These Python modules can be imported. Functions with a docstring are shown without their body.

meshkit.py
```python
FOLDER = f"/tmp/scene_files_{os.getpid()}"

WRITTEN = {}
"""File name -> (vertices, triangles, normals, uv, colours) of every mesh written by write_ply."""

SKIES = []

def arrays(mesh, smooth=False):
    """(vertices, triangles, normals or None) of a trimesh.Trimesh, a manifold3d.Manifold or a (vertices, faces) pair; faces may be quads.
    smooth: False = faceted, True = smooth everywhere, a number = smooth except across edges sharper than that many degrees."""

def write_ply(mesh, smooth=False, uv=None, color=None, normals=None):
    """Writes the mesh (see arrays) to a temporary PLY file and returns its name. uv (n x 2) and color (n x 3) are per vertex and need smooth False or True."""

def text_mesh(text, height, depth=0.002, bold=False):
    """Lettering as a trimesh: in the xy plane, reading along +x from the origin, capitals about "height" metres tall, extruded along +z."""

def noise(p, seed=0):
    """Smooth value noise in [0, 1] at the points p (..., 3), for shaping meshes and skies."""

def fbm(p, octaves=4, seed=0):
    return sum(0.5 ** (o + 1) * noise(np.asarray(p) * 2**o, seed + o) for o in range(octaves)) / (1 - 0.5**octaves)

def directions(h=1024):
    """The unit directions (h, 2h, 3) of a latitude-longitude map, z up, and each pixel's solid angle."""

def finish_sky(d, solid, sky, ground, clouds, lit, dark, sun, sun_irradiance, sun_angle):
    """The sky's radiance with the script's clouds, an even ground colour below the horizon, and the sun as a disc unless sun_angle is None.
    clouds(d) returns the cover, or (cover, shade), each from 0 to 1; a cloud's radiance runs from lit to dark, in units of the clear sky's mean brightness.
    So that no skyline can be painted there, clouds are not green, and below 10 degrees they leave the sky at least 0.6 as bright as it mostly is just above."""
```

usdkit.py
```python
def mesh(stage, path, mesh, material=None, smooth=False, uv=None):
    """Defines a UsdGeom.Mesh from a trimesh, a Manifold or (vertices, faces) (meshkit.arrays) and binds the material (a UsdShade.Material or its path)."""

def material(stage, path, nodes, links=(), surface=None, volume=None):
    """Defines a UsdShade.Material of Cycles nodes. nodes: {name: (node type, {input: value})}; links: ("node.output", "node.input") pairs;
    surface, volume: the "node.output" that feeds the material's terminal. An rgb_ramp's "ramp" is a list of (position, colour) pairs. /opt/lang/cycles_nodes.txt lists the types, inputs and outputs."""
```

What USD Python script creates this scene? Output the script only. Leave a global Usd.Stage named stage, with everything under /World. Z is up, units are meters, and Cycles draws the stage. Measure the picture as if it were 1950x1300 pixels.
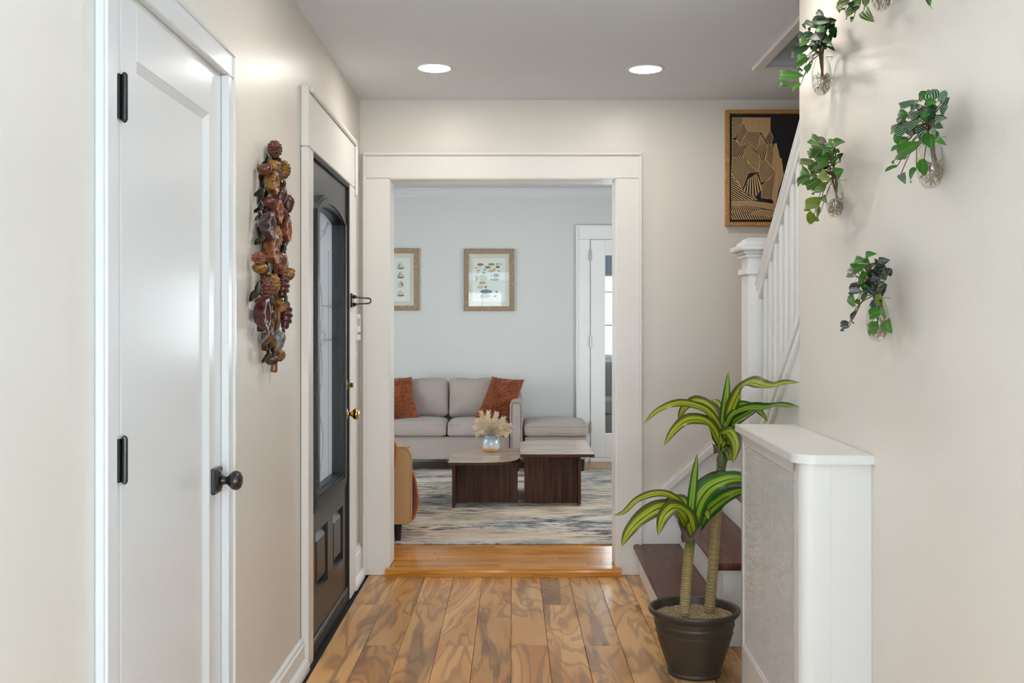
import math, random
import numpy as np, trimesh, usdkit, meshkit
from pxr import Usd, UsdGeom, UsdLux, UsdShade, Gf, Sdf
from shapely.geometry import Polygon, LineString, box as sbox
from shapely import affinity

stage = Usd.Stage.CreateInMemory()
UsdGeom.SetStageUpAxis(stage, "Z")
UsdGeom.SetStageMetersPerUnit(stage, 1.0)
UsdGeom.Xform.Define(stage, "/World")
UsdGeom.Scope.Define(stage, "/World/Looks")

# ------------------------------------------------------------------ camera, sky, lights, exposure
F, CU, CV, CAMZ = 1950.0, 975.0, 630.0, 1.252      # focal length in pixels, principal point, eye height
cam = UsdGeom.Camera.Define(stage, "/World/camera")
cam.AddTranslateOp().Set(Gf.Vec3d(0, 0, CAMZ))
cam.AddRotateXOp().Set(90.0)
cam.CreateHorizontalApertureAttr(36.0)
cam.CreateVerticalApertureAttr(24.0)
cam.CreateFocalLengthAttr(36.0 * F / 1950)
cam.CreateVerticalApertureOffsetAttr(-(650 - CV) * 36.0 / 1950)
cam.CreateClippingRangeAttr(Gf.Vec2f(0.05, 200))
cam.CreateExposureAttr(1.0)

dome = UsdLux.DomeLight.Define(stage, "/World/sky")
dome.CreateIntensityAttr(1.0)
dome.CreateColorAttr(Gf.Vec3f(0.86, 0.93, 1.0))

def rect_light(name, pos, face, w, h, power, color):
    """A rectangle of daylight just outside a window; face = the direction it shines."""
    z = -np.array(face, float)
    x = np.cross([0, 0, 1.0], z); x /= np.linalg.norm(x)
    y = np.cross(z, x)
    m = Gf.Matrix4d(*x, 0, *y, 0, *z, 0, *pos, 1)
    l = UsdLux.RectLight.Define(stage, "/World/" + name)
    l.AddTransformOp().Set(m)
    l.CreateWidthAttr(w); l.CreateHeightAttr(h)
    l.CreateIntensityAttr(power); l.CreateColorAttr(Gf.Vec3f(*color))
    return l

COOL = (0.90, 0.96, 1.0)
rect_light("unseen_rear_daylight", (-0.95, -5.32, 0.85), (0, 1, 0), 1.5, 1.3, 6.9, (0.90, 0.96, 1.0))  # out of view, lights the hall from behind the camera
rect_light("unseen_rear_daylight_001", (1.05, -5.32, 0.85), (0, 1, 0), 1.5, 1.3, 6.9, (0.90, 0.96, 1.0))  # out of view, second of the pair behind the camera
rect_light("unseen_side_daylight", (2.72, -1.0, 0.95), (-1, 0, 0), 1.8, 1.5, 2.2, (0.50, 0.80, 1.0))  # out of view, placed to light the left wall with cool daylight
rect_light("unseen_living_daylight", (-3.02, 6.7, 0.9), (1, 0, 0), 2.2, 1.1, 2.5, COOL)  # out of view, lights the living room from its left side
rect_light("added_living_right_fill", (2.52, 7.2, 1.2), (-1, 0, 0), 1.6, 1.4, 1.9, COOL)  # added fill for the lower right of the living room
rect_light("added_left_fill", (-2.72, -1.0, 0.95), (1, 0, 0), 1.8, 1.5, 1.6, (0.95, 0.97, 1.0))  # added fill that brightens the right wall
rect_light("daylight_sunroom", (1.3, 13.3, 1.75), (0, -1, 0), 2.4, 1.7, 1.0, (0.74, 0.88, 1.0))
LAMP = 47.0                                          # emission of a downlight's diffuser

# ------------------------------------------------------------------ helpers
def at(u, v, y):
    """A pixel of the 1950x1300 frame at a real distance y from the camera, as a point."""
    return np.array([(u - CU) * y / F, y, CAMZ - (v - CV) * y / F])

_used, _org = {}, {}
def numbered(parent, name):
    k = (parent, name); n = _used.get(k, -1) + 1; _used[k] = n
    return f"{parent}/{name}" if n == 0 else f"{parent}/{name}_{n:03d}"

def tag(p, label=None, cat=None, group=None, kind=None):
    p = p.GetPrim() if hasattr(p, "GetPrim") else p
    for k, v in (("label", label), ("category", cat), ("group", group), ("kind", kind)):
        if v: p.SetCustomDataByKey(k, v)
    return p

def thing(name, label, cat, loc=(0, 0, 0), group=None, kind=None):
    path = numbered("/World", name)
    x = UsdGeom.Xform.Define(stage, path)
    x.AddTranslateOp().Set(Gf.Vec3d(*map(float, loc)))
    _org[path] = np.array(loc, float)
    tag(x, label, cat, group, kind)
    return path

def obj(name, mesh, mat, parent="/World", smooth=False, uv=None, label=None, cat=None, group=None, kind=None):
    path = numbered(parent, name)
    o = _org.get(parent, np.zeros(3)); _org[path] = o
    if isinstance(mesh, (tuple, list)) and not isinstance(mesh[0], trimesh.Trimesh):
        v, f = np.asarray(mesh[0], float) - o, np.asarray(mesh[1], int)
        usdkit.mesh(stage, path, (v, f), mat, smooth=smooth, uv=uv)
    else:
        if isinstance(mesh, list): mesh = cat_(mesh)
        v, f = np.asarray(mesh.vertices, float) - o, np.asarray(mesh.faces)
        usdkit.mesh(stage, path, (v, f), mat, smooth=smooth, uv=uv)
    p = stage.GetPrimAtPath(path)
    tag(p, label, cat, group, kind)
    return path

def cat_(ms):
    return trimesh.util.concatenate(ms) if len(ms) > 1 else ms[0]

_BOXC = [np.array(s) for s in np.ndindex(2, 2, 2)]
def bx(x0, x1, y0, y1, z0, z1, b=0.0):
    """A box, with all edges chamfered by b."""
    lo, hi = np.array([x0, y0, z0], float), np.array([x1, y1, z1], float)
    lo, hi = np.minimum(lo, hi), np.maximum(lo, hi)
    if b <= 0:
        m = trimesh.creation.box(hi - lo); m.apply_translation((lo + hi) / 2); return m
    b = min(b, 0.45 * (hi - lo).min())
    pts = []
    for s in _BOXC:
        c = np.where(s == 1, hi, lo); d = np.where(s == 1, -1, 1) * b
        for k in range(3):
            q = c + d; q[k] = c[k]; pts.append(q)
    return trimesh.Trimesh(pts).convex_hull

def hull(pts):
    return trimesh.Trimesh(np.array(pts, float)).convex_hull

def catmull(P, n):
    P = np.array(P, float)
    if len(P) == 2: return P[0] + (P[1] - P[0]) * np.linspace(0, 1, n)[:, None]
    Q = np.vstack([2 * P[0] - P[1], P, 2 * P[-1] - P[-2]])
    out = []
    for t in np.linspace(0, len(P) - 1 - 1e-9, n):
        i = int(t); f = t - i; a, b, c, d = Q[i:i + 4]
        out.append(0.5 * ((2 * b) + (c - a) * f + (2 * a - 5 * b + 4 * c - d) * f * f + (3 * b - a - 3 * c + d) * f ** 3))
    return np.array(out)

def tube(P, r, n=8, cap=True):
    """A round tube along the points P; r a number or one per point."""
    P = np.array(P, float); r = np.broadcast_to(np.asarray(r, float), len(P))
    T = np.gradient(P, axis=0); T /= np.maximum(np.linalg.norm(T, axis=1, keepdims=True), 1e-12)
    a = np.cross(T[0], [0, 0, 1.0])
    if np.linalg.norm(a) < 1e-3: a = np.cross(T[0], [1.0, 0, 0])
    rings, ang = [], np.arange(n) * 2 * np.pi / n
    for p, t, q in zip(P, T, r):
        a = a - t * a.dot(t); a /= np.linalg.norm(a); b = np.cross(t, a)
        rings.append(p + q * (np.cos(ang)[:, None] * a + np.sin(ang)[:, None] * b))
    V = np.vstack(rings); m = len(P); Fs = []
    for i in range(m - 1):
        for j in range(n):
            k = (j + 1) % n
            Fs += [[i * n + j, i * n + k, (i + 1) * n + k], [i * n + j, (i + 1) * n + k, (i + 1) * n + j]]
    if cap:
        V = np.vstack([V, P[0], P[-1]])
        for j in range(n):
            k = (j + 1) % n
            Fs += [[m * n, k, j], [m * n + 1, (m - 1) * n + j, (m - 1) * n + k]]
    return trimesh.Trimesh(V, Fs, process=False)

def lathe(prof, n=40, axis="z", center=(0, 0, 0)):
    """Turns the (radius, height) profile round z (or another axis)."""
    prof = np.array(prof, float); ang = np.arange(n) * 2 * np.pi / n; m = len(prof)
    V = np.array([[r * math.cos(t), r * math.sin(t), h] for r, h in prof for t in ang])
    Fs = []
    for i in range(m - 1):
        for j in range(n):
            k = (j + 1) % n
            Fs += [[i * n + j, i * n + k, (i + 1) * n + k], [i * n + j, (i + 1) * n + k, (i + 1) * n + j]]
    if axis == "x": V = V[:, [2, 0, 1]]
    if axis == "y": V = V[:, [1, 2, 0]]
    return trimesh.Trimesh(V + np.array(center, float), Fs, process=False)

def prism(poly, d, to):
    """Extrudes a shapely polygon by d; to(xy, depth) gives the points."""
    geoms = [g for g in getattr(poly, "geoms", [poly]) if g.geom_type == "Polygon" and g.area > 1e-9]
    ms = []
    for g in geoms:
        m = trimesh.creation.extrude_polygon(g, d, engine="earcut")
        v = np.array(m.vertices); m.vertices = to(v[:, 0], v[:, 1], v[:, 2]); ms.append(m)
    return cat_(ms) if ms else None

def on_y(y):   # on a wall facing the camera (-y)
    return lambda a, b, c: np.stack([a, y - c, b], 1)
def on_x(x):   # on the left wall facing +x: a runs along y, b up
    return lambda a, b, c: np.stack([x + c, a, b], 1)
def on_z(z):
    return lambda a, b, c: np.stack([a, b, z + c], 1)

def rounded(x0, x1, y0, y1, z0, z1, r, puff=(0, 0, 0), n=12, wob=0.0, seed=0):
    """A soft box (cushion): rounded edges, faces puffed outwards."""
    c = np.array([(x0 + x1) / 2, (y0 + y1) / 2, (z0 + z1) / 2]); h = np.abs([x1 - x0, y1 - y0, z1 - z0]) / 2
    r = min(r, h.min() * 0.98)
    g = np.sin(np.linspace(-1, 1, n + 1) * np.pi / 2) * 0.5 + np.linspace(-1, 1, n + 1) * 0.5
    V, Fs = [], []
    for ax in range(3):
        for s in (-1, 1):
            o = len(V); a, b = [k for k in range(3) if k != ax]
            for i in g:
                for j in g:
                    p = np.zeros(3); p[ax] = s; p[a] = i; p[b] = j; V.append(p)
            for i in range(n):
                for j in range(n):
                    q = [o + i * (n + 1) + j, o + (i + 1) * (n + 1) + j, o + (i + 1) * (n + 1) + j + 1, o + i * (n + 1) + j + 1]
                    if (s > 0) == (ax != 1): Fs += [[q[0], q[1], q[2]], [q[0], q[2], q[3]]]
                    else: Fs += [[q[0], q[2], q[1]], [q[0], q[3], q[2]]]
    p = np.array(V); q = p * h; inner = np.clip(q, -(h - r), h - r); d = q - inner
    L = np.linalg.norm(d, axis=1, keepdims=True); w = inner + d / np.maximum(L, 1e-9) * r
    for ax in range(3):
        a, b = [k for k in range(3) if k != ax]
        w[:, ax] += puff[ax] * np.sign(p[:, ax]) * np.abs(p[:, ax]) ** 3 * (1 - p[:, a] ** 2) * (1 - p[:, b] ** 2)
    if wob:
        w += wob * (np.stack([meshkit.noise((w + c) * 9 + 7 * k, seed + k) for k in range(3)], 1) - 0.5)
    m = trimesh.Trimesh(w + c, Fs, process=False); m.merge_vertices(digits_vertex=6)
    return m

def strip(P, width, prof, hint, fold=0.0, n=14, cols=5, wave=0.0, ph=0.0):
    """A leaf: a strip along the points P with a width profile, upper side towards hint. Returns vertices, faces, uv."""
    C = catmull(P, n); T = np.gradient(C, axis=0); T /= np.maximum(np.linalg.norm(T, axis=1, keepdims=True), 1e-12)
    ss = np.linspace(-1, 1, cols); V, UV, Fs = [], [], []
    hint = np.broadcast_to(np.asarray(hint, float), (n, 3))
    for i in range(n):
        t = i / (n - 1); side = np.cross(T[i], hint[i]); side /= max(np.linalg.norm(side), 1e-9); nn = np.cross(side, T[i])
        w = width / 2 * prof(t)
        for s in ss:
            V.append(C[i] + side * s * w + nn * (abs(s) * fold * w + wave * w * s * s * math.sin(ph + t * 17 + s)))
            UV.append((s / 2 + 0.5, t))
    for i in range(n - 1):
        for j in range(cols - 1):
            a = i * cols + j
            Fs += [[a, a + 1, a + cols + 1], [a, a + cols + 1, a + cols]]
    return np.array(V), np.array(Fs), np.array(UV)

# ------------------------------------------------------------------ materials
L = "/World/Looks/"
_m = {}
def PB(name, color, rough=0.5, bump=None, **kw):
    nodes = {"p": ("principled_bsdf", {"base_color": color, "roughness": rough, **kw})}
    links = []
    if bump:
        sc, st, di = bump
        nodes |= {"g": ("geometry", {}), "n": ("noise_texture", {"scale": sc, "detail": 3.0}), "b": ("bump", {"strength": st, "distance": di})}
        links += [("g.position", "n.vector"), ("n.fac", "b.height"), ("b.normal", "p.normal")]
    _m[name] = usdkit.material(stage, L + name, nodes, links, surface="p.BSDF")
    return _m[name]

def NM(name, nodes, links, **kw):
    """A material whose nodes feed a principled_bsdf p."""
    nodes = {"p": ("principled_bsdf", kw), **nodes}
    return usdkit.material(stage, L + name, nodes, links, surface="p.BSDF")

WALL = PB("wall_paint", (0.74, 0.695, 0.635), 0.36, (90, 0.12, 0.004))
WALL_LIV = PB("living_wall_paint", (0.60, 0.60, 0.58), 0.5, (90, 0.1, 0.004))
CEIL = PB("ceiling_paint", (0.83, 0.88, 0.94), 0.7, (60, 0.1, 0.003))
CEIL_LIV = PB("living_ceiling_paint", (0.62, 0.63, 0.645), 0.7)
TRIM = PB("trim_paint", (0.80, 0.77, 0.735), 0.3, (35, 0.06, 0.004))
DOORP = PB("door_paint", (0.745, 0.752, 0.762), 0.2, (30, 0.07, 0.004))
WHITE = PB("white_paint", (0.80, 0.80, 0.79), 0.33, (45, 0.05, 0.003))
COVERP = PB("radiator_paint", (0.69, 0.675, 0.655), 0.36)
BLACKP = PB("black_paint", (0.016, 0.0165, 0.018), 0.3, (70, 0.3, 0.003), specular_ior_level=0.4)
BLACKM = PB("black_metal", (0.012, 0.012, 0.013), 0.16, specular_ior_level=0.7)
RUBBER = PB("dark_rubber", (0.008, 0.008, 0.009), 0.6)
BRASS = PB("brass", (0.80, 0.56, 0.20), 0.14, metallic=1.0)
STEEL = PB("steel", (0.55, 0.55, 0.55), 0.3, metallic=1.0)
DARK = PB("dark_gap", (0.02, 0.018, 0.016), 0.8)
PLASTIC = PB("white_plastic", (0.78, 0.78, 0.76), 0.35)
LCD = PB("lcd_grey", (0.20, 0.22, 0.20), 0.2)
POTM = PB("bronze_resin", (0.050, 0.040, 0.031), 0.42, (160, 0.3, 0.003))
SANDM = NM("sandy_soil", {"g": ("geometry", {}), "n": ("noise_texture", {"scale": 110.0, "detail": 4.0}), "r": ("rgb_ramp", {"ramp": [(0.3, (0.16, 0.10, 0.05)), (0.55, (0.42, 0.30, 0.17)), (0.7, (0.6, 0.5, 0.36))]}), "b": ("bump", {"strength": 0.9, "distance": 0.01})},
          [("g.position", "n.vector"), ("n.fac", "r.fac"), ("r.color", "p.base_color"), ("n.fac", "b.height"), ("b.normal", "p.normal")], roughness=0.95)
BLACKLEG = PB("black_leg", (0.012, 0.011, 0.010), 0.35)
PAPER = PB("print_paper", (0.74, 0.76, 0.72), 0.8)
MATB = PB("mat_board", (0.66, 0.60, 0.52), 0.85)
LENS = usdkit.material(stage, L + "lamp_lens", {"e": ("emission", {"color": (1.0, 0.94, 0.86), "strength": LAMP})}, surface="e.emission")

def fabric(name, c1, c2, scale=700.0, bump=0.5, sheen=0.2):
    return NM(name, {"g": ("geometry", {}), "n": ("noise_texture", {"scale": scale, "detail": 2.0, "roughness": 0.7}), "n2": ("noise_texture", {"scale": 9.0, "detail": 2.0}),
                     "x": ("mix", {"color1": c1, "color2": c2}), "y": ("mix", {"mix_type": "multiply", "fac": 0.18}), "b": ("bump", {"strength": bump, "distance": 0.002})},
              [("g.position", "n.vector"), ("g.position", "n2.vector"), ("n.fac", "x.fac"), ("x.color", "y.color1"), ("n2.color", "y.color2"), ("y.color", "p.base_color"), ("n.fac", "b.height"), ("b.normal", "p.normal")],
              roughness=0.9, sheen_weight=sheen)
SOFAM = fabric("taupe_fabric", (0.33, 0.265, 0.235), (0.50, 0.42, 0.385))
TANM = fabric("tan_fabric", (0.46, 0.265, 0.115), (0.62, 0.385, 0.19))
GREYM = fabric("grey_fabric", (0.26, 0.25, 0.24), (0.36, 0.35, 0.34))
RUST = fabric("rust_fur", (0.15, 0.028, 0.005), (0.36, 0.078, 0.012), 160.0, 1.0, 0.35)
ORANGE = fabric("orange_knit", (0.40, 0.075, 0.01), (0.60, 0.14, 0.02), 400.0, 0.8, 0.3)

def wood(name, ramp, dark, sx, sy, line=0.25, streak=0.6, rough=0.3, uvs=True, coat=0.0, figure=48.0, spec=0.3):
    """Sawn wood: grain along the second coordinate of st (or along the object's longest world axis through the mapping)."""
    src = ("attribute", {"attribute": "st"}) if uvs else ("geometry", {})
    out = "s.vector" if uvs else "s.position"
    return NM(name, {"s": src, "m": ("mapping", {"scale": (sx, sy, sx)}), "m2": ("mapping", {"scale": (sx * 2.0, sy * 0.9, sx * 2.0)}),
                     "n": ("noise_texture", {"scale": 1.0, "detail": 2.5, "roughness": 0.5, "distortion": 0.7}),
                     "n2": ("noise_texture", {"scale": 1.0, "detail": 3.0, "roughness": 0.5, "distortion": 0.8}),
                     "k": ("math", {"math_type": "multiply", "value2": figure}), "q": ("math", {"math_type": "sine"}),
                     "q2": ("map_range", {"from_min": 0.2, "from_max": 1.0, "to_min": 0.0, "to_max": line, "clamp": True}),
                     "r": ("rgb_ramp", {"ramp": ramp}), "r2": ("rgb_ramp", {"ramp": [(0.0, (0, 0, 0)), (0.53, (0, 0, 0)), (0.62, (streak,) * 3), (0.70, (streak,) * 3), (0.80, (0, 0, 0))]}),
                     "w": ("mapping", {"scale": (sx * 60, sy * 8, sx * 60)}), "wn": ("noise_texture", {"scale": 1.0, "detail": 2.0}),
                     "x0": ("mix", {"mix_type": "multiply", "fac": 0.3}),
                     "x1": ("mix", {"color2": dark}), "x2": ("mix", {"color2": dark})},
              [(out, "m.vector"), (out, "m2.vector"), (out, "w.vector"), ("w.vector", "wn.vector"), ("m.vector", "n.vector"), ("m2.vector", "n2.vector"), ("n.fac", "k.value1"), ("k.value", "q.value1"), ("q.value", "q2.value"),
               ("n.fac", "r.fac"), ("n2.fac", "r2.fac"), ("r.color", "x0.color1"), ("wn.color", "x0.color2"), ("x0.color", "x1.color1"), ("r2.color", "x1.fac"), ("x1.color", "x2.color1"), ("q2.result", "x2.fac"), ("x2.color", "p.base_color")],
              roughness=rough, coat_weight=coat, coat_roughness=0.12, specular_ior_level=spec)
def sc3(c, k): return tuple(x * k for x in c)
LAM = [wood(f"laminate_{i}", [(0.3, sc3((0.66, 0.30, 0.095), k)), (0.5, sc3((0.84, 0.44, 0.165), k)), (0.7, sc3((0.93, 0.58, 0.26), k))], sc3((0.17, 0.098, 0.058), k), 5.2, 1.05, 0.42, 0.58, 0.25, spec=0.2, figure=60) for i, k in enumerate((0.86, 0.96, 1.06))]
OAK = [wood(f"oak_{i}", [(0.3, sc3((0.56, 0.21, 0.03), k)), (0.5, sc3((0.70, 0.29, 0.048), k)), (0.7, sc3((0.80, 0.38, 0.075), k))], sc3((0.34, 0.12, 0.025), k), 60.0, 3.0, 0.3, 0.4, 0.2, coat=0.12, figure=20, spec=0.12) for i, k in enumerate((0.85, 1.0, 1.12))]
TREAD = wood("stair_tread", [(0.3, (0.085, 0.028, 0.016)), (0.5, (0.13, 0.046, 0.026)), (0.7, (0.20, 0.08, 0.047))], (0.05, 0.016, 0.010), 55.0, 3.0, 0.4, 0.5, 0.34, figure=26, spec=0.2)
WALNUT = wood("walnut_veneer", [(0.3, (0.058, 0.022, 0.012)), (0.5, (0.098, 0.040, 0.021)), (0.7, (0.16, 0.072, 0.038))], (0.02, 0.01, 0.007), 40.0, 2.0, 0.3, 0.5, 0.45, figure=22, spec=0.15)
PINE = wood("honey_frame", [(0.3, (0.45, 0.21, 0.055)), (0.5, (0.58, 0.30, 0.09)), (0.7, (0.66, 0.37, 0.13))], (0.33, 0.14, 0.035), 60.0, 4.0, 0.25, 0.3, 0.4, uvs=False, figure=15)
DRIFT = wood("driftwood_frame", [(0.3, (0.30, 0.20, 0.125)), (0.5, (0.40, 0.285, 0.19)), (0.7, (0.50, 0.385, 0.275))], (0.22, 0.14, 0.085), 70.0, 50.0, 0.25, 0.4, 0.7, uvs=False, figure=15)
TABLETOP = wood("pale_top", [(0.3, (0.44, 0.325, 0.25)), (0.5, (0.55, 0.43, 0.345)), (0.7, (0.66, 0.55, 0.46))], (0.32, 0.245, 0.20), 3.0, 12.0, 0.1, 0.5, 0.22, uvs=False, figure=9)
RUGM = NM("rug_pile", {"g": ("geometry", {}), "m": ("mapping", {"scale": (1.5, 3.6, 1.0)}), "n": ("noise_texture", {"scale": 1.0, "detail": 8.0, "roughness": 0.72, "distortion": 0.4}),
                      "m2": ("mapping", {"scale": (0.9, 1.9, 1.0), "location": (3.1, 7.7, 0)}), "n2": ("noise_texture", {"scale": 1.0, "detail": 3.0, "roughness": 0.6}),
                      "m3": ("mapping", {"scale": (6.0, 21.0, 1.0), "location": (1.0, 2.0, 0)}), "n3": ("noise_texture", {"scale": 1.0, "detail": 6.0, "roughness": 0.75, "distortion": 0.3}),
                      "m4": ("mapping", {"scale": (1.2, 2.6, 1.0), "location": (9.0, 4.0, 0)}), "n4": ("noise_texture", {"scale": 1.0, "detail": 2.0}), "s4": ("map_range", {"from_min": 0.36, "from_max": 0.58, "clamp": True}), "k": ("math", {"math_type": "multiply"}),
                      "r": ("rgb_ramp", {"ramp": [(0.28, (0.16, 0.17, 0.18)), (0.40, (0.36, 0.35, 0.33)), (0.50, (0.62, 0.55, 0.47)), (0.62, (0.72, 0.65, 0.57)), (0.78, (0.56, 0.50, 0.44))]}),
                      "r2": ("rgb_ramp", {"ramp": [(0.36, (0.66, 0.74, 0.80)), (0.48, (1, 0.98, 0.96)), (0.62, (1.0, 0.84, 0.66))]}),
                      "r3": ("rgb_ramp", {"ramp": [(0.46, (0, 0, 0)), (0.56, (0.92, 0.92, 0.92))]}),
                      "x": ("mix", {"mix_type": "multiply", "fac": 0.8}), "y": ("mix", {"color2": (0.04, 0.045, 0.055)}), "b": ("bump", {"strength": 0.4, "distance": 0.004}), "f": ("noise_texture", {"scale": 500.0})},
          [("g.position", "m.vector"), ("m.vector", "n.vector"), ("g.position", "m2.vector"), ("m2.vector", "n2.vector"), ("g.position", "m3.vector"), ("m3.vector", "n3.vector"), ("g.position", "m4.vector"), ("m4.vector", "n4.vector"), ("n4.fac", "s4.value"), ("g.position", "f.vector"),
           ("n.fac", "r.fac"), ("n2.fac", "r2.fac"), ("n3.fac", "r3.fac"), ("r.color", "x.color1"), ("r2.color", "x.color2"), ("x.color", "y.color1"), ("r3.color", "k.value1"), ("s4.result", "k.value2"), ("k.value", "y.fac"), ("y.color", "p.base_color"), ("f.fac", "b.height"), ("b.normal", "p.normal")], roughness=0.95)

def pane_mat(name, tint=(1, 1, 1), rough=0.02, ior=1.5):
    return usdkit.material(stage, L + name, {"t": ("transparent_bsdf", {"color": tint}), "g": ("glossy_bsdf", {"color": (1, 1, 1), "roughness": rough}), "f": ("layer_weight", {"blend": 0.5}), "p5": ("math", {"math_type": "power", "value2": 4.0}), "ma": ("math", {"math_type": "multiply_add", "value2": 0.75, "value3": ((ior - 1) / (ior + 1)) ** 2}), "x": ("mix_closure", {})},
                           [("f.facing", "p5.value1"), ("p5.value", "ma.value1"), ("ma.value", "x.fac"), ("t.BSDF", "x.closure1"), ("g.BSDF", "x.closure2")], surface="x.closure")
PANE = pane_mat("window_glass", (0.97, 0.985, 0.98))
VASEG = pane_mat("vase_glass", (0.965, 0.975, 0.97), 0.01, 1.45)
FROST = usdkit.material(stage, L + "obscure_glass", {"d": ("diffuse_bsdf", {"color": (0.62, 0.635, 0.65)}), "t": ("translucent_bsdf", {"color": (0.80, 0.82, 0.84)}), "x": ("mix_closure", {"fac": 0.6}), "g": ("glossy_bsdf", {"color": (1, 1, 1), "roughness": 0.04}), "f": ("fresnel", {"IOR": 1.5}), "y": ("mix_closure", {})},
                        [("d.BSDF", "x.closure1"), ("t.BSDF", "x.closure2"), ("f.fac", "y.fac"), ("x.closure", "y.closure1"), ("g.BSDF", "y.closure2")], surface="y.closure")
CAME = PB("lead_came", (0.33, 0.34, 0.36), 0.4)
# ------------------------------------------------------------------ the setting
rng = random.Random(7)
XL, YE, ZC = -0.783, 5.27, 2.44            # left wall, end wall, hall ceiling
def XR(y): return 0.792 + 0.045 * y         # the right wall runs slightly askew
YL0, YL1, ZL, ZLC = 5.42, 9.50, 0.04, 2.567 # living room
S = "structure"

# floor of the hall: laminate planks laid lengthwise
fl = thing("floor", "brown figured laminate plank floor of the hallway", "floor", (0, 0, 0), kind=S)
obj("subfloor", bx(-2.7, 2.7, 0.9, 5.30, -0.12, -0.012), DARK, fl)
obj("floor", bx(-2.7, 2.7, -5.3, 0.9, -0.12, 0.0), WHITE, label="added pale light-bouncing floor of the room behind the viewer", cat="floor", kind=S)  # added pale surface, bounces daylight up to the hall ceiling
PW, PL = 0.1463, 1.216
for c in range(-6, 12):
    x0 = -0.004 + c * PW
    y = 4.686 if c % 2 else 4.08
    starts = []
    yy = y
    while yy > -3.2: yy -= PL
    yy += 0.0
    while yy < 5.25:
        y0, y1 = max(yy, 0.9), min(yy + PL, 5.26); yy += PL
        if y1 - y0 < 0.03: continue
        if x0 > 1.0 and y0 > 1.3: continue
        if x0 < -0.86 and y0 > 1.3: continue
        g = 0.0007
        m = bx(x0 + g, x0 + PW - g, y0 + g, y1 - g, -0.012, 0.0, 0.0012)
        v = np.array(m.vertices); o = (rng.uniform(0, 40), rng.uniform(0, 40))
        if (c * 5 + int(yy * 3)) % 3 == 0: v = v * [1, -1, 1]
        uv = np.stack([v[:, 0] + o[0], v[:, 1] + o[1]], 1)
        obj("plank", m, LAM[(c * 7 + int(yy * 10)) % 3], fl, uv=uv)

# floor of the living room: narrow oak strips and the threshold
fo = thing("floor", "glossy honey oak strip floor of the living room beyond the opening", "floor", (0, 5.42, 0), kind=S)
obj("slab", bx(-2.9, 2.4, 5.95, 9.5, -0.1, ZL), OAK[0], fo, uv=None)
obj("underlay", bx(-2.9, 2.4, 5.28, 5.95, -0.1, ZL - 0.014), DARK, fo)
y = 5.262; r_ = 0
while y < 5.95:
    x = -0.63 - rng.uniform(0, 0.5) if y < 5.42 else -1.3 - rng.uniform(0, 0.4)
    lim = 0.535 if y < 5.42 else 1.3
    if y < 5.42: x = -0.625
    while x < lim:
        x1 = min(x + rng.uniform(0.45, 1.1), lim)
        if x1 - x > 0.02:
            m = bx(x + 0.0004, x1 - 0.0004, y + 0.0004, min(y + 0.0572, 5.955) - 0.0004, ZL - 0.014, ZL, 0.0008)
            v = np.array(m.vertices); o = (rng.uniform(0, 40), rng.uniform(0, 40))
            obj("strip", m, OAK[rng.randrange(3)], fo, uv=np.stack([v[:, 1] + o[0], v[:, 0] + o[1]], 1))
        x = x1
    y += 0.0572; r_ += 1
nose = Polygon([(5.205, 0.001), (5.262, 0.001), (5.262, ZL), (5.225, ZL), (5.211, ZL - 0.006), (5.205, ZL - 0.016)])
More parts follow.
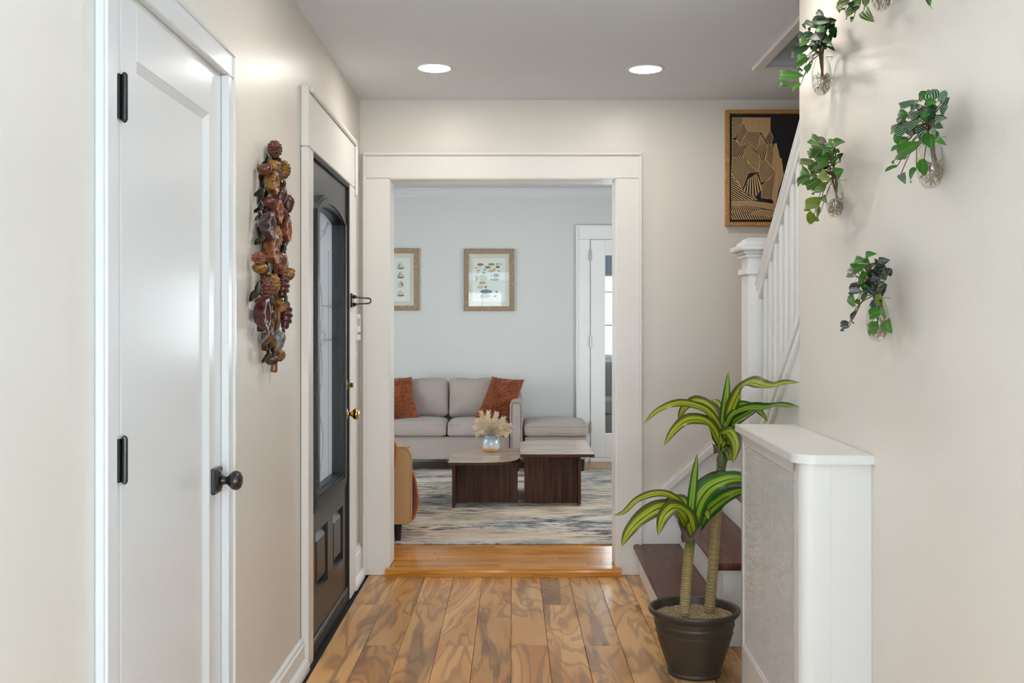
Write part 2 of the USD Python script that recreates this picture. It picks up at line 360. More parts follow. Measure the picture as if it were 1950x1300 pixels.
m = prism(nose, 1.203, lambda a, b, c: np.stack([c - 0.646, a, b], 1)); m.invert() if m.volume < 0 else None
v = np.array(m.vertices)
obj("threshold", m, OAK[1], fo, uv=np.stack([v[:, 1] + v[:, 2], v[:, 0]], 1), label="rounded oak threshold nosing")

# walls of the hall
obj("wall_left", [bx(-0.933, XL, 1.25, 1.976, 0, ZC), bx(-0.933, XL, 2.75, 3.79, 0, ZC), bx(-0.933, XL, 1.976, 2.75, 1.936, ZC), bx(-0.933, XL, 4.76, YE + 0.15, 0, ZC), bx(-0.933, XL, 3.79, 4.76, 1.93, ZC)], WALL,
    label="warm white left wall with closet door, carving and front door", cat="wall", kind=S)
def prism_z(pts, z0, z1):
    m = prism(Polygon(pts), z1 - z0, on_z(z0)); return m
obj("wall_right", prism_z([(XR(1.25), 1.25), (XR(3.36), 3.36), (XR(3.36) + 0.115, 3.36), (XR(1.25) + 0.115, 1.25)][::-1], 0, ZC), WALL,
    label="warm white right wall hung with glass vases", cat="wall", kind=S)
obj("wall_end", [bx(-0.933, -0.648, YE, YL0, 0, 2.69), bx(0.553, 2.4, YE, YL0, 0, 2.69), bx(-0.648, 0.553, YE, YL0, 2.052, 2.69)], WALL,
    label="warm white end wall around the wide opening", cat="wall", kind=S)
obj("wall_stair", bx(1.95, 2.05, 1.25, YE, 0, 4.95), WALL, label="outer wall of the stairwell", cat="wall", kind=S)
obj("wall_under_stair", prism(Polygon([(3.362, 0), (4.04, 0), (4.04, 0.76), (3.362, 1.313)]), 0.05, lambda a, b, c: np.stack([c + 0.956, a, b], 1)), WHITE,
    label="white panelled side wall closing the stairs beneath the slanted string", cat="wall", kind=S)
# unseen room behind the camera, sized to soften the daylight
obj("wall_rear", [bx(-2.7, -1.7, -5.2, -5.05, 0, ZC), bx(-0.2, 0.3, -5.2, -5.05, 0, ZC), bx(1.8, 2.7, -5.2, -5.05, 0, ZC), bx(-1.7, -0.2, -5.2, -5.05, 0, 0.2), bx(0.3, 1.8, -5.2, -5.05, 0, 0.2), bx(-1.7, -0.2, -5.2, -5.05, 2.2, ZC), bx(0.3, 1.8, -5.2, -5.05, 2.2, ZC)], WALL,
    label="unseen rear wall with two windows behind the viewer", cat="wall", kind=S)
obj("wall_rear_left", [bx(-2.65, -2.5, -5.05, -1.9, 0, ZC), bx(-2.65, -2.5, -0.1, 1.25, 0, ZC), bx(-2.65, -2.5, -1.9, -0.1, 0, 0.2), bx(-2.65, -2.5, -1.9, -0.1, 2.2, ZC), bx(-2.65, -0.933, 1.25, 1.40, 0, ZC)], WALL,
    label="unseen left walls of the room behind the viewer", cat="wall", kind=S)
obj("wall_rear_right", [bx(2.5, 2.65, -5.05, -1.9, 0, ZC), bx(2.5, 2.65, -0.1, 1.4, 0, ZC), bx(2.5, 2.65, -1.9, -0.1, 0, 0.2), bx(2.5, 2.65, -1.9, -0.1, 2.2, ZC), bx(0.964, 2.65, 1.25, 1.35, 0, ZC)], WALL, label="unseen right walls of the room behind the viewer", cat="wall", kind=S)
HX0, HX1, HY0, HY1 = 1.115, 1.95, 1.35, 4.60
obj("ceiling", [bx(-2.7, HX0, -5.3, YE, ZC, ZC + 0.25), bx(HX0, 2.7, HY1, YE, ZC, ZC + 0.25), bx(HX0, 2.7, -5.3, HY0, ZC, ZC + 0.25), bx(1.95, 2.7, HY0, HY1, ZC, ZC + 0.25)], CEIL,
    label="flat grey-white hallway ceiling with the stairwell opening", cat="ceiling", kind=S)
obj("wall_upper_hall", [bx(-0.9, 2.0, 5.2, 5.3, ZC + 0.25, 4.95), bx(-0.9, 2.0, 1.1, 1.2, ZC + 0.25, 4.95), bx(-1.0, -0.9, 1.1, 5.3, ZC + 0.25, 4.95), bx(-1.0, 2.05, 1.1, 5.3, 4.95, 5.05)], WALL,
    label="walls of the upper landing seen up the stairwell", cat="wall", kind=S)
tr = thing("trim_1", "white trim boards around the stairwell opening in the ceiling", "trim", (HX0, 4.6, ZC), kind=S)
obj("trim_board", bx(HX0 - 0.035, HX0 + 0.012, HY0, HY1 + 0.012, ZC - 0.018, ZC + 0.0, 0.003), WHITE, tr)
obj("trim_board", bx(HX0 + 0.012, HX1, HY1 - 0.012, HY1 + 0.014, ZC - 0.012, ZC, 0.003), WHITE, tr)
obj("fascia_board", bx(HX0, HX1, HY1 - 0.014, HY1 - 0.001, ZC + 0.02, ZC + 0.25, 0.002), WHITE, tr)

# living room shell
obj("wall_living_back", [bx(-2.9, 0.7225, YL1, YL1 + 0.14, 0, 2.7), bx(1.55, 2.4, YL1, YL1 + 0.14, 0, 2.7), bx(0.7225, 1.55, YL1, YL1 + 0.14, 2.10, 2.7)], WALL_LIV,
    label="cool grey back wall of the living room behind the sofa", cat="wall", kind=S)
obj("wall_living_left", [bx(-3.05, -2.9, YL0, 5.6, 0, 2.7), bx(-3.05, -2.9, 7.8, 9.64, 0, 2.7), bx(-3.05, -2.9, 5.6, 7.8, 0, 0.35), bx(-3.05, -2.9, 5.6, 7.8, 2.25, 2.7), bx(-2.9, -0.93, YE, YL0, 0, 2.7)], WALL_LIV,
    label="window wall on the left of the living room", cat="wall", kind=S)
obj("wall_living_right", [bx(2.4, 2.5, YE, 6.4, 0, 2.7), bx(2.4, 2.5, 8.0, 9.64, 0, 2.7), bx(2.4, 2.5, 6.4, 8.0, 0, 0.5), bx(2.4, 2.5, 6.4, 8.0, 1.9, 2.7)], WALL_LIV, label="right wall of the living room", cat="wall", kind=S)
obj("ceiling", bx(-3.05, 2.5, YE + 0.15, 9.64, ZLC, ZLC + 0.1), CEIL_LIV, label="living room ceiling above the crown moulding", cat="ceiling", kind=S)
crown = Polygon([(YL1, 2.49), (YL1 - 0.012, 2.49), (YL1 - 0.014, 2.505), (YL1 - 0.03, 2.52), (YL1 - 0.05, 2.55), (YL1 - 0.062, 2.553), (YL1 - 0.064, ZLC), (YL1, ZLC)])
m = prism(crown, 5.3, lambda a, b, c: np.stack([c - 2.9, a, b], 1)); m.invert() if m.volume < 0 else None
obj("trim_2", m, CEIL_LIV, smooth=35, label="crown moulding along the top of the living room back wall", cat="trim", kind=S)
obj("baseboard_living", [bx(-2.9, 0.597, YL1 - 0.016, YL1, ZL, ZL + 0.13, 0.003), bx(1.68, 2.4, YL1 - 0.016, YL1, ZL, ZL + 0.13, 0.003)], WHITE, label="white baseboard of the living room back wall", cat="baseboard", kind=S)

# unseen and added windows behind the viewer and in the living room; sunroom window below
def window(n, label, to, w, h, cols, rows):
    """to(a, b, c): a across 0..w, b up 0..h, c out of the wall plane."""
    t = thing(f"window_{n}", label, "window", (0, 0, 0), kind=S)
    def piece(name, a0, a1, b0, b1, c0, c1, mat):
        q = np.array([to(*p) for p in [(a, b, c) for a in (a0, a1) for b in (b0, b1) for c in (c0, c1)]])
        lo, hi = q.min(0), q.max(0)
        obj(name, bx(lo[0], hi[0], lo[1], hi[1], lo[2], hi[2], 0.004 if mat is WHITE else 0), mat, t)
    piece("window_frame", 0, 0.05, 0, h, 0, 0.06, WHITE); piece("window_frame", w - 0.05, w, 0, h, 0, 0.06, WHITE)
    piece("window_frame", 0.05, w - 0.05, 0, 0.05, 0, 0.06, WHITE); piece("window_frame", 0.05, w - 0.05, h - 0.05, h, 0, 0.06, WHITE)
    for i in range(1, cols): piece("muntin", w * i / cols - 0.012, w * i / cols + 0.012, 0.05, h - 0.05, 0.01, 0.05, WHITE)
    for j in range(1, rows):
        for i in range(cols):
            a0 = max(0.05, w * i / cols + 0.012); a1 = min(w - 0.05, w * (i + 1) / cols - 0.012)
            piece("muntin", a0, a1, h * j / rows - 0.012, h * j / rows + 0.012, 0.01, 0.05, WHITE)
    piece("pane", 0.05, w - 0.05, 0.05, h - 0.05, 0.028, 0.032, PANE)
window(1, "left of the two unseen rear windows with white muntins", lambda a, b, c: (-1.7 + a, -5.15 + c, 0.2 + b), 1.5, 2.0, 3, 4)
window(2, "right of the two unseen rear windows with white muntins", lambda a, b, c: (0.3 + a, -5.15 + c, 0.2 + b), 1.5, 2.0, 3, 4)
window(3, "unseen right side window of the room behind the viewer", lambda a, b, c: (2.55 + c, -1.9 + a, 0.2 + b), 1.8, 2.0, 3, 4)
window(6, "added left side fill window of the room behind the viewer", lambda a, b, c: (-2.6 + c, -1.9 + a, 0.2 + b), 1.8, 2.0, 3, 4)  # added to carry the fill light for the right wall
window(7, "added fill window in the right wall of the living room", lambda a, b, c: (2.42 + c, 6.4 + a, 0.5 + b), 1.6, 1.4, 2, 2)  # added to carry the living room fill light
window(4, "unseen large window in the left wall of the living room", lambda a, b, c: (-2.98 + c, 5.6 + a, 0.35 + b), 2.2, 1.9, 4, 4)

# the opening's casing in the end wall
cs = thing("trim_3", "wide cream casing around the opening to the living room", "door casing", (-0.05, YE, 0), kind=S)
YF = YE - 0.021
obj("casing_board", bx(-0.762, -0.630, YF, YE, 0, 2.033, 0.003), TRIM, cs)
obj("casing_board", bx(0.535, 0.665, YF, YE, 0, 2.033, 0.003), TRIM, cs)
obj("casing_board", bx(-0.762, 0.665, YF, YE, 2.034, 2.165, 0.003), TRIM, cs)
def band(x0, x1, z0, z1): return bx(x0, x1, YF - 0.012, YF + 0.001, z0, z1, 0.005)
obj("back_band", [band(-0.766, -0.746, 0, 2.150)], TRIM, cs); obj("back_band", [band(0.648, 0.669, 0, 2.150)], TRIM, cs); obj("back_band", [band(-0.766, 0.669, 2.150, 2.170)], TRIM, cs)
obj("jamb", bx(-0.648, -0.626, YF + 0.002, YL0 + 0.02, ZL, 2.033, 0.003), TRIM, cs); obj("jamb", bx(0.531, 0.553, YF + 0.002, YL0 + 0.02, ZL, 2.033, 0.003), TRIM, cs)
obj("head_jamb", bx(-0.626, 0.531, YF + 0.002, YL0 + 0.02, 2.029, 2.052, 0.003), TRIM, cs)

# baseboards of the hall
def base_left(name, y0, y1, h, label):
    t = thing(name, label, "baseboard", (XL, y0, 0), kind=S)
    pr = Polygon([(XL, 0), (XL + 0.017, 0), (XL + 0.017, h - 0.022), (XL + 0.012, h - 0.016), (XL + 0.011, h - 0.006), (XL + 0.004, h), (XL, h)])
    m = prism(pr, y1 - y0, lambda a, b, c: np.stack([a, y0 + c, b], 1)); m.invert() if m.volume < 0 else None
    obj("board", m, WHITE, t)
    pr = Polygon([(XL + 0.017, 0), (XL + 0.036, 0), (XL + 0.036, 0.02), (XL + 0.030, 0.034), (XL + 0.017, 0.042)])
    m = prism(pr, y1 - y0, lambda a, b, c: np.stack([a, y0 + c, b], 1)); m.invert() if m.volume < 0 else None
    obj("shoe_moulding", m, WHITE, t)
base_left("baseboard_left", 2.80, 3.785, 0.115, "white baseboard on the left wall between closet and front door")
base_left("baseboard_left", 1.4, 1.90, 0.115, "white baseboard on the left wall before the closet door")
base_left("baseboard_left", 4.935, YE, 0.165, "short white baseboard in the corner past the front door")

# closet door
d1 = thing("door_1", "glossy white one-panel closet door with black hinges and black knob", "door", (XL, 2.04, 0), kind=S)
XD = XL + 0.002
def dface(y0, y1, z0, z1, x0=XD - 0.02, x1=XD, b=0.0015): return bx(x0, x1, y0, y1, z0, z1, b)
pn = (2.132, 2.640, 0.25, 1.812)
obj("stile", dface(2.046, pn[0], 0.012, 1.93), DOORP, d1); obj("stile", dface(pn[1], 2.744, 0.012, 1.93), DOORP, d1)
obj("rail", dface(pn[0], pn[1], pn[3], 1.93), DOORP, d1); obj("rail", dface(pn[0], pn[1], 0.012, pn[2]), DOORP, d1)
obj("panel", bx(XD - 0.020, XD - 0.0125, pn[0] - 0.005, pn[1] + 0.005, pn[2] - 0.005, pn[3] + 0.005), DOORP, d1)
def bevels(y0, y1, z0, z1, xa, xb, w, parent, mat, name="panel_moulding"):
    """Sloping mouldings round a panel: outer edge at xa, inner edge at xb, width w."""
    o = [(y0, z0), (y1, z0), (y1, z1), (y0, z1)]; i = [(y0 + w, z0 + w), (y1 - w, z0 + w), (y1 - w, z1 - w), (y0 + w, z1 - w)]
    for k in range(4):
        a, b, c, d = o[k], o[(k + 1) % 4], i[(k + 1) % 4], i[k]
        pts = [(xa, *a), (xa, *b), (xb, *c), (xb, *d), (min(xa, xb) - 0.006, *a), (min(xa, xb) - 0.006, *b), (min(xa, xb) - 0.006, *c), (min(xa, xb) - 0.006, *d)]
        obj(name, hull(pts), mat, parent)
bevels(*pn, XD - 0.001, XD - 0.012, 0.016, d1, DOORP)
for z0, z1 in ((1.673, 1.763), (0.951, 1.038)):
    h = obj("hinge", [lathe([(0.001, z0), (0.0065, z0), (0.0065, z1), (0.001, z1)], 14, center=(XL + 0.010, 2.043, 0)), bx(XL, XL + 0.005, 2.030, 2.058, z0, z1, 0.001)], BLACKM, d1, smooth=40, label="black butt hinge")
    obj("hinge_tip", [lathe([(0.0005, z1 + 0.006), (0.005, z1 + 0.003), (0.005, z1), (0.0005, z1)], 12, center=(XL + 0.010, 2.043, 0)), lathe([(0.0005, z0), (0.005, z0), (0.005, z0 - 0.003), (0.0005, z0 - 0.006)], 12, center=(XL + 0.010, 2.043, 0))], BLACKM, h)
kz, ky = 0.860, 2.688
kn = obj("knob", lathe([(0.0005, 0.020), (0.0125, 0.022), (0.0105, 0.030), (0.011, 0.036), (0.018, 0.041), (0.0245, 0.049), (0.0258, 0.056), (0.0245, 0.063), (0.0195, 0.069), (0.013, 0.0715), (0.012, 0.0705), (0.0005, 0.070)], 36, "x", (XD, ky, kz)), BLACKM, d1, smooth=50, label="round glossy black door knob")
obj("rose_plate", [bx(XD, XD + 0.012, ky - 0.034, ky + 0.034, kz - 0.034, kz + 0.034, 0.003), lathe([(0.030, 0.012), (0.026, 0.017), (0.016, 0.021), (0.0005, 0.022)], 30, "x", (XD, ky, kz))], BLACKM, kn, smooth=30, label="square black rose plate")
c1 = thing("trim_4", "white casing around the closet door", "door casing", (XL, 2.04, 0), kind=S)
obj("casing_board", bx(XL, XL + 0.022, 1.918, 1.976, 0, 1.940, 0.003), DOORP, c1); obj("casing_board", bx(XL, XL + 0.022, 2.750, 2.808, 0, 1.940, 0.003), DOORP, c1)
obj("casing_head", bx(XL, XL + 0.022, 1.918, 2.808, 1.941, 2.010, 0.003), DOORP, c1)
obj("jamb", bx(XL - 0.10, XL, 1.976, 2.0445, 0, 1.936, 0.001), DOORP, c1)
obj("casing_bead", [bx(XL + 0.020, XL + 0.027, 1.914, 1.928, 0, 2.0, 0.002), bx(XL + 0.020, XL + 0.027, 2.797, 2.811, 0, 2.0, 0.002), bx(XL + 0.020, XL + 0.027, 1.914, 2.811, 2.0, 2.013, 0.002)], DOORP, c1)

# front door
d2 = thing("door_2", "black front door with tall arched leaded glass and brass knob", "door", (XL, 4.33, 0), kind=S)
XF = -0.768
X0 = XF - 0.042
gy0, gy1, gz0, gs, gz1 = 3.950, 4.545, 0.616, 1.72, 1.757   # glass opening: sides, sill, springing, crown
mid = (gy0 + gy1) / 2; hw = (gy1 - gy0) / 2
def arch(off):
    w, rise = hw + off, (gz1 - gs) + off * 0.9
    pts = [(mid - w, gz0 - off), (mid + w, gz0 - off)]
    R = (w * w + rise * rise) / (2 * rise); zc = gs + rise - R
    a = math.asin(w / R)
    for t in np.linspace(a, -a, 25): pts.append((mid + R * math.sin(t), zc + R * math.cos(t)))
    return Polygon(pts)
panels = [(4.004, 4.267, 0.218, 0.460), (4.392, 4.651, 0.218, 0.460)]
leaf = sbox(3.815, 0.012, 4.752, 1.918).difference(arch(0))
for p in panels: leaf = leaf.difference(sbox(p[0], p[2], p[1], p[3]))
obj("door_leaf", prism(leaf, 0.042, on_x(X0)), BLACKP, d2)
for p in panels:
    bevels(*p, XF - 0.001, XF - 0.026, 0.012, d2, BLACKP, "panel_recess")
    q = 0.030
    a0, a1, b0, b1 = p[0] + 0.012, p[1] - 0.012, p[2] + 0.012, p[3] - 0.012
    obj("raised_panel", hull([(XF - 0.03, a, b) for a in (a0, a1) for b in (b0, b1)] + [(XF - 0.025, a, b) for a in (a0, a1) for b in (b0, b1)] + [(XF - 0.004, a, b) for a in (a0 + q, a1 - q) for b in (b0 + q, b1 - q)]), BLACKP, d2)
ring = arch(0.058).difference(arch(0.0))
gm = obj("glass_moulding", prism(ring, 0.022, on_x(XF - 0.001)), BLACKP, d2, label="projecting black moulding around the arched glass")
obj("moulding_step", prism(arch(0.044).difference(arch(0.014)), 0.007, on_x(XF + 0.021)), BLACKP, gm)
obj("moulding_lip", prism(arch(0.008).difference(arch(-0.008)), 0.03, on_x(XF - 0.03)), BLACKP, gm)
gl = obj("glass", prism(arch(0.004), 0.006, on_x(XF - 0.036)), FROST, d2, label="pale obscured arched glass")
def came(lines, w=0.006):
    s = None
    for l in lines:
        b = LineString(l).buffer(w / 2, cap_style=2); s = b if s is None else s.union(b)
    return prism(s.intersection(arch(0)), 0.003, on_x(XF - 0.0305))
def arc_line(off): return [p for p in list(arch(off).exterior.coords)[2:27]]
lines = [arc_line(-0.10), arc_line(-0.13), [(mid, 0.60), (mid, 1.77)]]
lines += [[(gy0, 1.36), (gy1, 1.36)], [(gy0, 1.215), (gy1, 1.215)], [(gy0 + 0.1, gz0), (gy0 + 0.1, 1.6)], [(gy1 - 0.1, gz0), (gy1 - 0.1, 1.6)]]
for s in (-1, 1):
    lines.append([(mid + s * 0.05 * math.sin(t * math.pi), 1.24 + 0.22 * t) for t in np.linspace(0, 1, 16)])
    lines.append([(mid + s * 0.05 * math.sin(t * math.pi), 0.98 + 0.23 * t) for t in np.linspace(0, 1, 16)])
    lines.append([(mid + s * 0.06 + 0.055 * math.cos(t), 1.225 + 0.030 * math.sin(t)) for t in np.linspace(0, 2 * math.pi, 20)])
    lines.append([(mid + s * 0.07 * math.sin(t * math.pi), 0.66 + 0.25 * t) for t in np.linspace(0, 1, 16)])
obj("leading", came(lines), CAME, gl, label="grey lead came pattern with arches and ovals")
obj("door_sweep", bx(XF - 0.01, XF + 0.008, 3.89, 4.75, 0.038, 0.066, 0.004), BLACKP, d2)
fr = obj("door_frame", [bx(X0 - 0.02, XL + 0.026, 4.752, 4.775, 0, 1.932, 0.002), bx(X0 - 0.02, XL + 0.002, 3.790, 3.813, 0, 1.932, 0.002), bx(X0 - 0.02, XL + 0.026, 3.889, 4.775, 1.915, 1.936, 0.002), bx(-0.90, XF + 0.01, 3.889, 4.77, 0.0, 0.034, 0.004)], RUBBER, d2, label="black weatherstripped frame and sill")
def turned(pr, y, z, mat, name, label, parent, smooth=50): return obj(name, lathe(pr, 32, "x", (XF, y, z)), mat, parent, smooth=smooth, label=label)
db = turned([(0.0005, 0.0), (0.033, 0.0), (0.033, 0.004), (0.028, 0.009), (0.016, 0.011), (0.0005, 0.012)], 4.700, 1.004, BRASS, "deadbolt", "round brass deadbolt rose", d2)
obj("thumb_turn", [lathe([(0.0005, 0.010), (0.007, 0.010), (0.006, 0.022), (0.006, 0.034), (0.0005, 0.035)], 16, "x", (XF, 4.700, 1.004)), bx(XF + 0.024, XF + 0.040, 4.695, 4.705, 0.992, 1.016, 0.003)], BRASS, db, smooth=40)
k2 = turned([(0.0005, 0.014), (0.011, 0.016), (0.009, 0.026), (0.012, 0.034), (0.022, 0.042), (0.027, 0.052), (0.026, 0.060), (0.018, 0.067), (0.0005, 0.069)], 4.700, 0.871, BRASS, "knob", "round polished brass door knob", d2)
turned([(0.0005, 0.0), (0.034, 0.0), (0.034, 0.004), (0.026, 0.011), (0.014, 0.015), (0.0005, 0.016)], 4.700, 0.871, BRASS, "rose_plate", "round brass rose", k2)
obj("latch_plate", bx(XF, XF + 0.003, 4.712, 4.726, 0.70, 0.74, 0.001), BRASS, d2, label="small brass contact tab")
c2 = thing("trim_5", "tall white casing and header panel around the front door", "door casing", (XL, 4.33, 0), kind=S)
XC = XL + 0.030
obj("casing_board", bx(XL, XC, 3.788, 3.888, 0, 1.935, 0.004), TRIM, c2); obj("casing_board", bx(XL, XC, 4.775, 4.935, 0, 1.935, 0.004), TRIM, c2)
obj("header_board", bx(XL, XC, 3.788, 4.935, 1.936, 2.165, 0.004), TRIM, c2)
obj("header_cap", bx(XC - 0.001, XC + 0.012, 3.81, 4.93, 2.140, 2.165, 0.005), TRIM, c2); obj("header_cap", bx(XC - 0.001, XC + 0.012, 4.905, 4.93, 1.90, 2.140, 0.005), TRIM, c2)

# door guard, thermostat and switch in the corner past the front door
dg = thing("door_guard", "black swing-bar door guard above the brass knob", "door guard", (XC, 4.80, 1.39))
obj("base_plate", bx(XC, XC + 0.006, 4.775, 4.845, 1.362, 1.428, 0.001), BLACKM, dg)
for z in (1.368, 1.404): obj("hinge_block", bx(XC + 0.005, XC + 0.022, 4.79, 4.83, z, z + 0.016, 0.002), BLACKM, dg)
obj("swing_bar", tube(catmull([(XC + 0.015, 4.81, 1.378), (XC + 0.06, 4.82, 1.381), (XC + 0.082, 4.822, 1.383), (XC + 0.088, 4.822, 1.394), (XC + 0.082, 4.822, 1.405), (XC + 0.06, 4.82, 1.407), (XC + 0.015, 4.81, 1.411)], 40), 0.0035, 8), BLACKM, dg, smooth=True)
th = thing("thermostat", "white wall thermostat with small grey display in the corner past the front door", "thermostat", (XL, 5.07, 1.2))
obj("case", bx(XL, XL + 0.024, 5.00, 5.14, 1.205, 1.335, 0.005), PLASTIC, th)
obj("display", bx(XL + 0.0235, XL + 0.0255, 5.03, 5.11, 1.275, 1.315, 0.001), LCD, th)
obj("button", [bx(XL + 0.0235, XL + 0.027, 5.035 + 0.03 * i, 5.052 + 0.03 * i, 1.235, 1.246, 0.001) for i in range(3)], LCD, th)
sw = thing("light_switch", "white light switch plate below the thermostat", "light switch", (XL, 5.06, 1.08))
obj("plate", bx(XL, XL + 0.007, 5.02, 5.10, 1.08, 1.195, 0.002), PLASTIC, sw); obj("toggle", bx(XL + 0.006, XL + 0.016, 5.055, 5.065, 1.125, 1.15, 0.002), PLASTIC, sw)

# ceiling lights
def downlight(x, y, label):
    t = thing("recessed_light", label, "ceiling light", (x, y, ZC), group="recessed ceiling lights of the hallway")
    obj("trim_ring", lathe([(0.088, ZC), (0.0865, ZC - 0.002), (0.080, ZC - 0.0045), (0.073, ZC - 0.005), (0.071, ZC - 0.003), (0.071, ZC)], 48, center=(x, y, 0)), WHITE, t, smooth=40)
    obj("lens", lathe([(0.071, ZC - 0.004), (0.05, ZC - 0.006), (0.0005, ZC - 0.007)][::-1], 48, center=(x, y, 0)), LENS, t)
downlight(-0.35, 4.62, "lit round recessed ceiling light on the left above the opening")
downlight(0.605, 4.64, "lit round recessed ceiling light on the right above the opening")
downlight(-0.12, 3.05, "unseen lit recessed ceiling light nearer the viewer on the left")  # out of view, lights the middle of the hall
downlight(0.60, 3.05, "unseen lit recessed ceiling light nearer the viewer beside the right wall")  # out of view, throws the plant shadows down the right wall

# stairs: three steps up to the landing along the end wall, then a flight rising towards the viewer
st = thing("staircase", "staircase with dark red-brown treads and white risers beside the opening", "staircase", (0.65, 5.27, 0), kind=S)
RH, GO, NS = 0.168, 0.21, 0.03
def lean(x, y): return x - 0.018 * (YE - y)
def slab_step(x0, x1, ya, yb, z0, z1, b): return prism_round([(lean(x0, ya), ya), (lean(x1, ya), ya), (lean(x1, yb), yb), (lean(x0, yb), yb)], z0, z1, b)
def prism_round(c, z0, z1, b):
    p = Polygon(c); q = p.buffer(-b); pts = []
    for (pp, z) in ((q, z0), (p, z0 + b), (p, z1 - b), (q, z1)): pts += [(x, y, z) for x, y in list(pp.exterior.coords)[:-1]]
    return hull(pts)
rz = [0.160, 0.334, 0.502]
YN = 4.07
xr = [0.652, 0.858, 1.070]
for i in range(3):
    yn = YN - (0.01 if i else 0.0)
    zb = 0 if i == 0 else rz[i - 1]
    obj("riser", slab_step(xr[i], xr[i] + 0.02, yn, YE, 0.0 if i == 0 else zb, rz[i] - 0.028, 0.002), WHITE, st)
    obj("end_panel", slab_step(xr[i] + 0.02, (xr[i + 1] if i < 2 else 1.30), yn, yn + 0.02, 0.0, rz[i] - 0.028, 0.002), WHITE, st)
    x1 = xr[i + 1] + 0.02 if i < 2 else 1.94
    m = slab_step(xr[i] - NS, x1, yn - 0.025, YE - 0.002, rz[i] - 0.028, rz[i], 0.009)
    v = np.array(m.vertices); obj("tread", m, TREAD, st, uv=np.stack([v[:, 0] + 3.3 * i, v[:, 1] + 5.1 * i + v[:, 2]], 1))
    if i < 2: obj("cove_moulding", slab_step(xr[i] - 0.012, xr[i] + 0.004, yn - 0.012, YE - 0.002, rz[i] - 0.042, rz[i] - 0.028, 0.003), WHITE, st)
for k in range(8):
    y1 = 4.05 - k * 0.205; z = rz[2] + (k + 1) * RH
    obj("riser", bx(1.01, 1.94, y1 - 0.02, y1, z - RH, z - 0.028, 0.002), WHITE, st)
    m = bx(1.01, 1.94, y1 - 0.235, y1 + 0.03, z - 0.028, z, 0.008); v = np.array(m.vertices)
    obj("tread", m, TREAD, st, uv=np.stack([v[:, 1] + 3.1 * k, v[:, 0] + 7.7 * k], 1))
# skirting that climbs the end wall
sk = Polygon([(0.668, 0.0), (0.668, 0.33), (1.13, 0.725), (1.13, 0.502), (1.09, 0.30), (0.9, 0.0)])
obj("skirt_board", prism(sk, 0.014, on_y(YE)), WHITE, st)
cap = LineString([(0.668, 0.337), (1.13, 0.735)]).buffer(0.014, cap_style=2)
obj("skirt_cap", prism(cap, 0.024, on_y(YE)), WHITE, st, smooth=False)
obj("skirt_board", bx(1.13, 1.95, YE - 0.014, YE, 0.502, 0.64, 0.003), WHITE, st)
obj("landing_moulding", bx(1.07, 1.95, YE - 0.03, YE, 0.502, 0.545, 0.006), WHITE, st)

# balustrade
rl = thing("stair_railing", "white stair railing with square newel post and balusters climbing behind the right wall", "stair railing", (0.99, 4.10, 0.5), kind=S)
nx0, nx1, ny0, ny1 = 0.932, 1.052, 4.04, 4.16
nw = obj("newel_post", bx(nx0, nx1, ny0, ny1, 0.0, 1.62, 0.003), WHITE, rl)
def ringbox(z0, z1, e, b=0.003): return bx(nx0 - e, nx1 + e, ny0 - e, ny1 + e, z0, z1, b)
obj("newel_collar", ringbox(1.475, 1.50, 0.012), WHITE, nw)
cove = []
for z, e in ((1.54, 0.004), (1.552, 0.006), (1.563, 0.014), (1.572, 0.026), (1.575, 0.032)): cove += [(x, y, z) for x in (nx0 - e, nx1 + e) for y in (ny0 - e, ny1 + e)]
obj("newel_cap", [ringbox(1.542, 1.556, 0.012), ringbox(1.556, 1.568, 0.022, 0.004), ringbox(1.568, 1.590, 0.040, 0.005), hull([(x, y, z) for z, e in ((1.590, 0.020), (1.606, 0.014), (1.615, 0.0)) for x in (nx0 - e, nx1 + e) for y in (ny0 - e, ny1 + e)])], WHITE, nw)
SL = 0.822
def sloped(x0, x1, y0, y1, zref, zlo, zhi, b=0.004):
    """A bar in the railing's slope: its height at y is zref + SL*(4.04-y) + (zlo..zhi)."""
    pts = []
    for y in (y0, y1):
        z = zref + SL * (4.04 - y)
        for xa, za in ((x0, zlo + b), (x0, zhi - b), (x1, zlo + b), (x1, zhi - b), (x0 + b, zlo), (x1 - b, zlo), (x0 + b, zhi), (x1 - b, zhi)): pts.append((xa, y, z + za))
    return hull(pts)
ya, yb = 4.04, 2.2
zt = 1.476 + (4.009 - 4.04) * SL
hr = obj("handrail", [sloped(0.962, 1.022, ya, yb, zt, -0.045, 0.0, 0.008), sloped(0.957, 1.027, ya, yb, zt, -0.022, -0.008, 0.004), sloped(0.970, 1.014, ya, yb, zt, -0.072, -0.04, 0.003)], WHITE, rl)
zs = 0.973 - (4.04 - 3.84) * SL
obj("string", [sloped(0.952, 1.030, ya, yb, zs, -0.030, 0.0, 0.004), sloped(0.962, 1.02, ya, yb, zs, -0.22, -0.025, 0.002)], WHITE, rl)
obj("string_moulding", [sloped(0.944, 0.962, ya, 3.362, zs, -0.125, -0.095, 0.004), sloped(0.948, 0.962, ya, 3.362, zs, -0.05, -0.03, 0.003)], WHITE, rl)
y = 3.965
while y > 2.25:
    z0 = zs + SL * (4.04 - y) - 0.02; z1 = zt + SL * (4.04 - y) - 0.055
    obj("baluster", bx(0.976, 1.008, y - 0.016, y + 0.016, z0, z1, 0.002), WHITE, rl)
    y -= 0.0758

